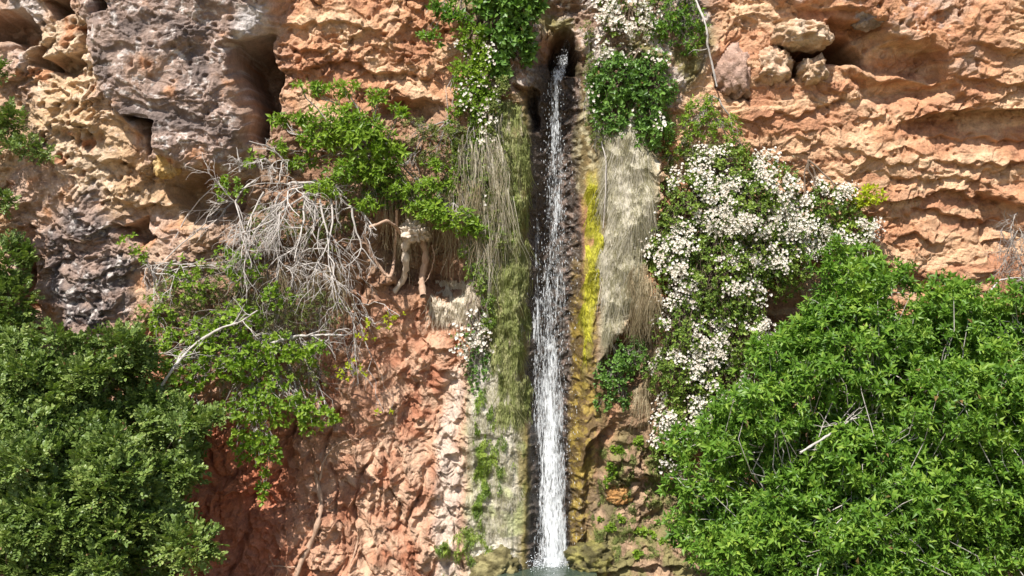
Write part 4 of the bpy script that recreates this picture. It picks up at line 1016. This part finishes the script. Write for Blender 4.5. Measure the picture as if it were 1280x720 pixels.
STRAW = leaf_mat('straw', (.17, .14, .075), (.42, .36, .26), (.68, .61, .51), .2, .8, .1)
FINE = leaf_mat('fine_straw', (.20, .18, .09), (.43, .39, .28), (.66, .60, .52), .2, .85, .05)
MOSS = leaf_mat('hanging_moss', (.10, .12, .035), (.22, .24, .08), (.40, .38, .20), .2, .8, .1)
PALE = leaf_mat('pale_grass', (.45, .36, .28), (.62, .53, .43), (.74, .66, .56), .2, .8, .1)
curtain('hanging_moss', 'straw coloured moss curtain ending in a point right of the yellow streak', [[(754, 150), (780, 162), (795, 150), (808, 172), (814, 240), (802, 310), (786, 350), (764, 400), (755, 410)]], 10000, FINE, 201, L=(.12, .45), w=.0055, group=gc, off=.02, bare=-.25, fuzz=.014, tone=(.1, 1))
curtain('hanging_moss', 'grey-green moss curtain left of the upper fall', [[(618, 120), (655, 130), (662, 330), (655, 520), (620, 520), (612, 300)]], 6500, MOSS, 202, L=(.06, .28), w=.008, bare=-.15, group=gc)
curtain('hanging_moss', 'pale dry curtain speckled with green beside the lower fall', [[(582, 490), (640, 470), (648, 600), (640, 680), (600, 700), (580, 600)], [(622, 420), (650, 400), (650, 520), (625, 520)]], 5200, FINE, 203, L=(.05, .18), w=.0045, bare=-.1, fuzz=.008, off=.012, group=gc)
curtain('hanging_moss', 'green moss patches low on the left column by the fall', [[(590, 540), (622, 520), (640, 580), (600, 640)], [(545, 680), (600, 650), (620, 700), (560, 730)], [(590, 500), (610, 480), (612, 640), (595, 660)], [(610, 200), (640, 180), (650, 300), (625, 320)]], 3600, LEAF['rose'], 204, L=(.03, .10), w=.008, bare=.0, tone=(.3, 1), group=gc)
curtain('hanging_grass', 'pale fringe of dead grass hanging right of the knotted root stump', [[(540, 350), (592, 350), (596, 385), (535, 385)]], 1800, PALE, 205, L=(.14, .34), w=.008, off=.06, group=gc, cat='grass')
curtain('hanging_grass', 'wispy grey grass trailing under the straggling vine at the upper left of the fall', [[(575, 170), (625, 140), (640, 250), (610, 330), (570, 240)]], 420, STRAW, 206, L=(.3, .8), w=.005, off=.2, group=gc, cat='grass', sway=.05)
curtain('hanging_grass', 'sandy drooping grass in the dark hollow under the olive scrub', [[(470, 240), (600, 220), (600, 290), (480, 300)], [(300, 330), (430, 320), (440, 380), (300, 400)]], 1000, LEAF['dry'], 207, L=(.3, .7), w=.006, off=.25, group=gc, cat='grass', sway=.06)
curtain('moss_fuzz', 'thin dull green moss on the brown mound right of the foot of the fall', [[(745, 560), (830, 550), (885, 690), (740, 700)]], 4200, LEAF['olive'], 210, L=(.02, .07), w=.007, off=.012, bare=.12)
YM = leaf_mat('yellow_moss', (.18, .17, .03), (.42, .39, .04), (.62, .58, .06), .2, .7, .2)
curtain('yellow_moss', 'vivid yellow moss streak running down right of the falling water', [[(736, 228), (746, 232), (749, 300), (746, 350), (738, 410), (729, 450), (730, 380), (734, 300)]], 1700, YM, 208, L=(.05, .22), w=.010, off=.012, sway=.004, ragged=9, bare=.05)
curtain('hanging_moss', 'brown twiggy fringe at the back of the blossom over the dark hollow', [[(790, 330), (820, 320), (825, 470), (800, 500), (785, 400)]], 900, LEAF['dry'], 209, L=(.2, .5), w=.006, off=.1, group=gc)

# ================================================================= THE FALLING WATER
def water_mat(name, thr, sz, tint=(.76, .78, .80)):
    m, nt = newmat(name); tc = nd(nt, 'ShaderNodeTexCoord')
    n1 = noise_tex(nt, tc.outputs['Object'], 1, 6, .72, (sz * 1.3, sz * 1.3, sz * .10))
    n2 = noise_tex(nt, tc.outputs['Object'], 1, 3, .6, (sz * 2.6, sz * 2.6, sz * .42))
    at = nd(nt, 'ShaderNodeAttribute', attribute_name='dens')
    ad = nd(nt, 'ShaderNodeMath', operation='ADD'); nt.links.new(n1, ad.inputs[0])
    m2 = nd(nt, 'ShaderNodeMath', operation='MULTIPLY'); m2.inputs[1].default_value = .75; nt.links.new(n2, m2.inputs[0]); nt.links.new(m2.outputs[0], ad.inputs[1])
    a2 = nd(nt, 'ShaderNodeMath', operation='ADD'); nt.links.new(ad.outputs[0], a2.inputs[0]); nt.links.new(at.outputs['Fac'], a2.inputs[1])
    f = nd(nt, 'ShaderNodeMapRange'); f.inputs['From Min'].default_value = thr; f.inputs['From Max'].default_value = thr + .30
    nt.links.new(a2.outputs[0], f.inputs[0])
    p_ = nd(nt, 'ShaderNodeBsdfPrincipled', i_Roughness=.35); p_.inputs['Base Color'].default_value = (*tint, 1)
    tr = nd(nt, 'ShaderNodeBsdfTransparent'); mx = nd(nt, 'ShaderNodeMixShader')
    f.inputs['To Max'].default_value = .9
    nt.links.new(f.outputs[0], mx.inputs[0]); nt.links.new(tr.outputs[0], mx.inputs[1]); nt.links.new(p_.outputs[0], mx.inputs[2])
    o = nd(nt, 'ShaderNodeOutputMaterial'); nt.links.new(mx.outputs[0], o.inputs[0]); return m
WM = water_mat('white_water', .935, 30)
DROP, ntd = newmat('water_drop'); pd = nd(ntd, 'ShaderNodeBsdfPrincipled', i_Roughness=.25); pd.inputs['Base Color'].default_value = (.66, .68, .71, 1)
od = nd(ntd, 'ShaderNodeOutputMaterial'); ntd.links.new(pd.outputs[0], od.inputs[0])
PF = -.02   # how far in front of the y=0 plane the free-falling water hangs
def stream(name, parent, pts, dens, seed, sag=.05, yy=None, N=220, M=17):
    """pts: (v, left u, right u, y): a lens-shaped falling sheet"""
    pts = np.array(pts, float); vv = np.linspace(pts[0, 0], pts[-1, 0], N)
    l = np.interp(vv, pts[:, 0], pts[:, 1]) + gn(vv / 18, vv * 0 + seed, seed) * 1.2; r_ = np.interp(vv, pts[:, 0], pts[:, 2]) + gn(vv / 18, vv * 0 + seed, seed + 1) * 1.2
    y = np.interp(vv, pts[:, 0], pts[:, 3])
    V_, Dn = [], []
    for side in (-1, 1):
        for j in range(M):
            a = j / (M - 1); bulge = math.sin(math.pi * a) * sag
            u_ = l + (r_ - l) * a; yj = y + side * bulge + gn(vv / 9, vv * 0 + j * .6, seed + 2) * .012
            s_ = (D + yj) / D
            V_.append(np.stack([(u_ - 640) / 100 * s_, yj, CZ + (360 - vv) / 100 * s_], 1))
            Dn.append(np.interp(vv, pts[:, 0], dens) + .24 * (math.sin(math.pi * a) ** .6 - 1) + .10 * gn(vv / 60, vv * 0 + a * 3, seed + 3))
    V_ = np.array(V_); Dn = np.array(Dn); i = np.arange(2 * M * N).reshape(2 * M, N); F = []
    for b in (0, M):
        q = i[b:b + M]; F.append(np.stack([q[:-1, :-1], q[1:, :-1], q[1:, 1:], q[:-1, 1:]], -1).reshape(-1, 4))
    return mesh_obj(name, V_.reshape(-1, 3) - np.array(parent.location), np.concatenate(F), WM, parent, {'dens': Dn.ravel()}, smooth=True)
wf = thing('waterfall', P(684, 725, -.1), 'narrow white waterfall dropping down the dark wet gully from the rock spout', 'waterfall')
stream('spout_stream', wf, [(46, 706, 719, .50), (62, 700, 713, .35), (78, 694, 710, .20), (92, 688, 707, .08), (100, 687, 704, .02)], [.05, .02, .05, .12, .1], 301, .03, N=60)
stream('main_stream', wf, [(88, 687, 707, .10), (104, 687, 703, .04), (150, 684, 704, .05), (200, 682, 707, .06), (260, 680, 710, .06), (330, 676, 711, .05), (420, 671, 708, .04), (480, 668, 705, .02), (560, 670, 706, 0), (640, 672, 708, -.05), (722, 674, 712, -.12)],
       [.12, .12, .10, .06, .04, .02, .06, .16, .22, .24, .26], 302, .07)
stream('side_stream', wf, [(235, 666, 672, .08), (300, 666, 676, .06), (360, 664, 677, .04), (430, 661, 679, .02), (480, 658, 680, 0), (600, 654, 684, -.04), (722, 649, 686, -.10)],
       [-.04, .10, .08, .12, .08, .02, .03], 303, .05)
stream('spray_veil', wf, [(110, 682, 708, .16), (200, 675, 714, .18), (300, 663, 720, .17), (480, 654, 714, .14), (600, 650, 714, .1), (722, 645, 720, .02)],
       [-.16, -.10, -.05, -.02, .0, .03], 304, .03)
def drops(name, n, seed, lim):
    r = np.random.default_rng(seed); v = 60 + 665 * r.random(n) ** .85
    k = (v - 60) / 665; mid = np.interp(v, [60, 100, 300, 480, 720], [706, 694, 690, 683, 684]); half = np.interp(v, [60, 100, 300, 480, 720], [5, 9, 24, 27, 34])
    u = mid + half * np.clip(r.normal(0, .62, n), -1.35, 1.35); y = .02 + r.normal(0, .07, n) - .1 * k + .14 * (v < 100)
    s_ = (D + y) / D; c = np.stack([(u - 640) / 100 * s_, y, CZ + (360 - v) / 100 * s_], 1)
    oc = np.array([(1, 0, 0), (0, 1, 0), (-1, 0, 0), (0, -1, 0), (0, 0, 1), (0, 0, -1)], float); of = np.array([(0, 1, 4), (1, 2, 4), (2, 3, 4), (3, 0, 4), (1, 0, 5), (2, 1, 5), (3, 2, 5), (0, 3, 5)])
    a = .0022 + .0030 * r.random(n) ** 2; b = a * (1.5 + 4.5 * r.random(n))
    sc = np.stack([a, a, b], 1); V = c[:, None] + oc[None] * sc[:, None]; F = (of[None] + (np.arange(n) * 6)[:, None, None]).reshape(-1, 3)
    o = mesh_obj(name, V.reshape(-1, 3) - np.array(wf.location), F, DROP, wf); o['kind'] = 'stuff'
drops('droplets', 1500, 305, None)

r = np.random.default_rng(401); n = 700; oc = np.array([(1, 0, 0), (0, 1, 0), (-1, 0, 0), (0, -1, 0), (0, 0, 1), (0, 0, -1)], float); of = np.array([(0, 1, 4), (1, 2, 4), (2, 3, 4), (3, 0, 4), (1, 0, 5), (2, 1, 5), (3, 2, 5), (0, 3, 5)])
c = np.stack([.42 + r.normal(0, .17, n), -.12 + r.normal(0, .12, n), .76 + np.abs(r.normal(0, .07, n))], 1); a = (.003 + .006 * r.random(n) ** 2)[:, None, None]
o = mesh_obj('splash', (c[:, None] + oc[None] * a).reshape(-1, 3) - np.array(wf.location), (of[None] + (np.arange(n) * 6)[:, None, None]).reshape(-1, 3), DROP, wf); o['kind'] = 'stuff'
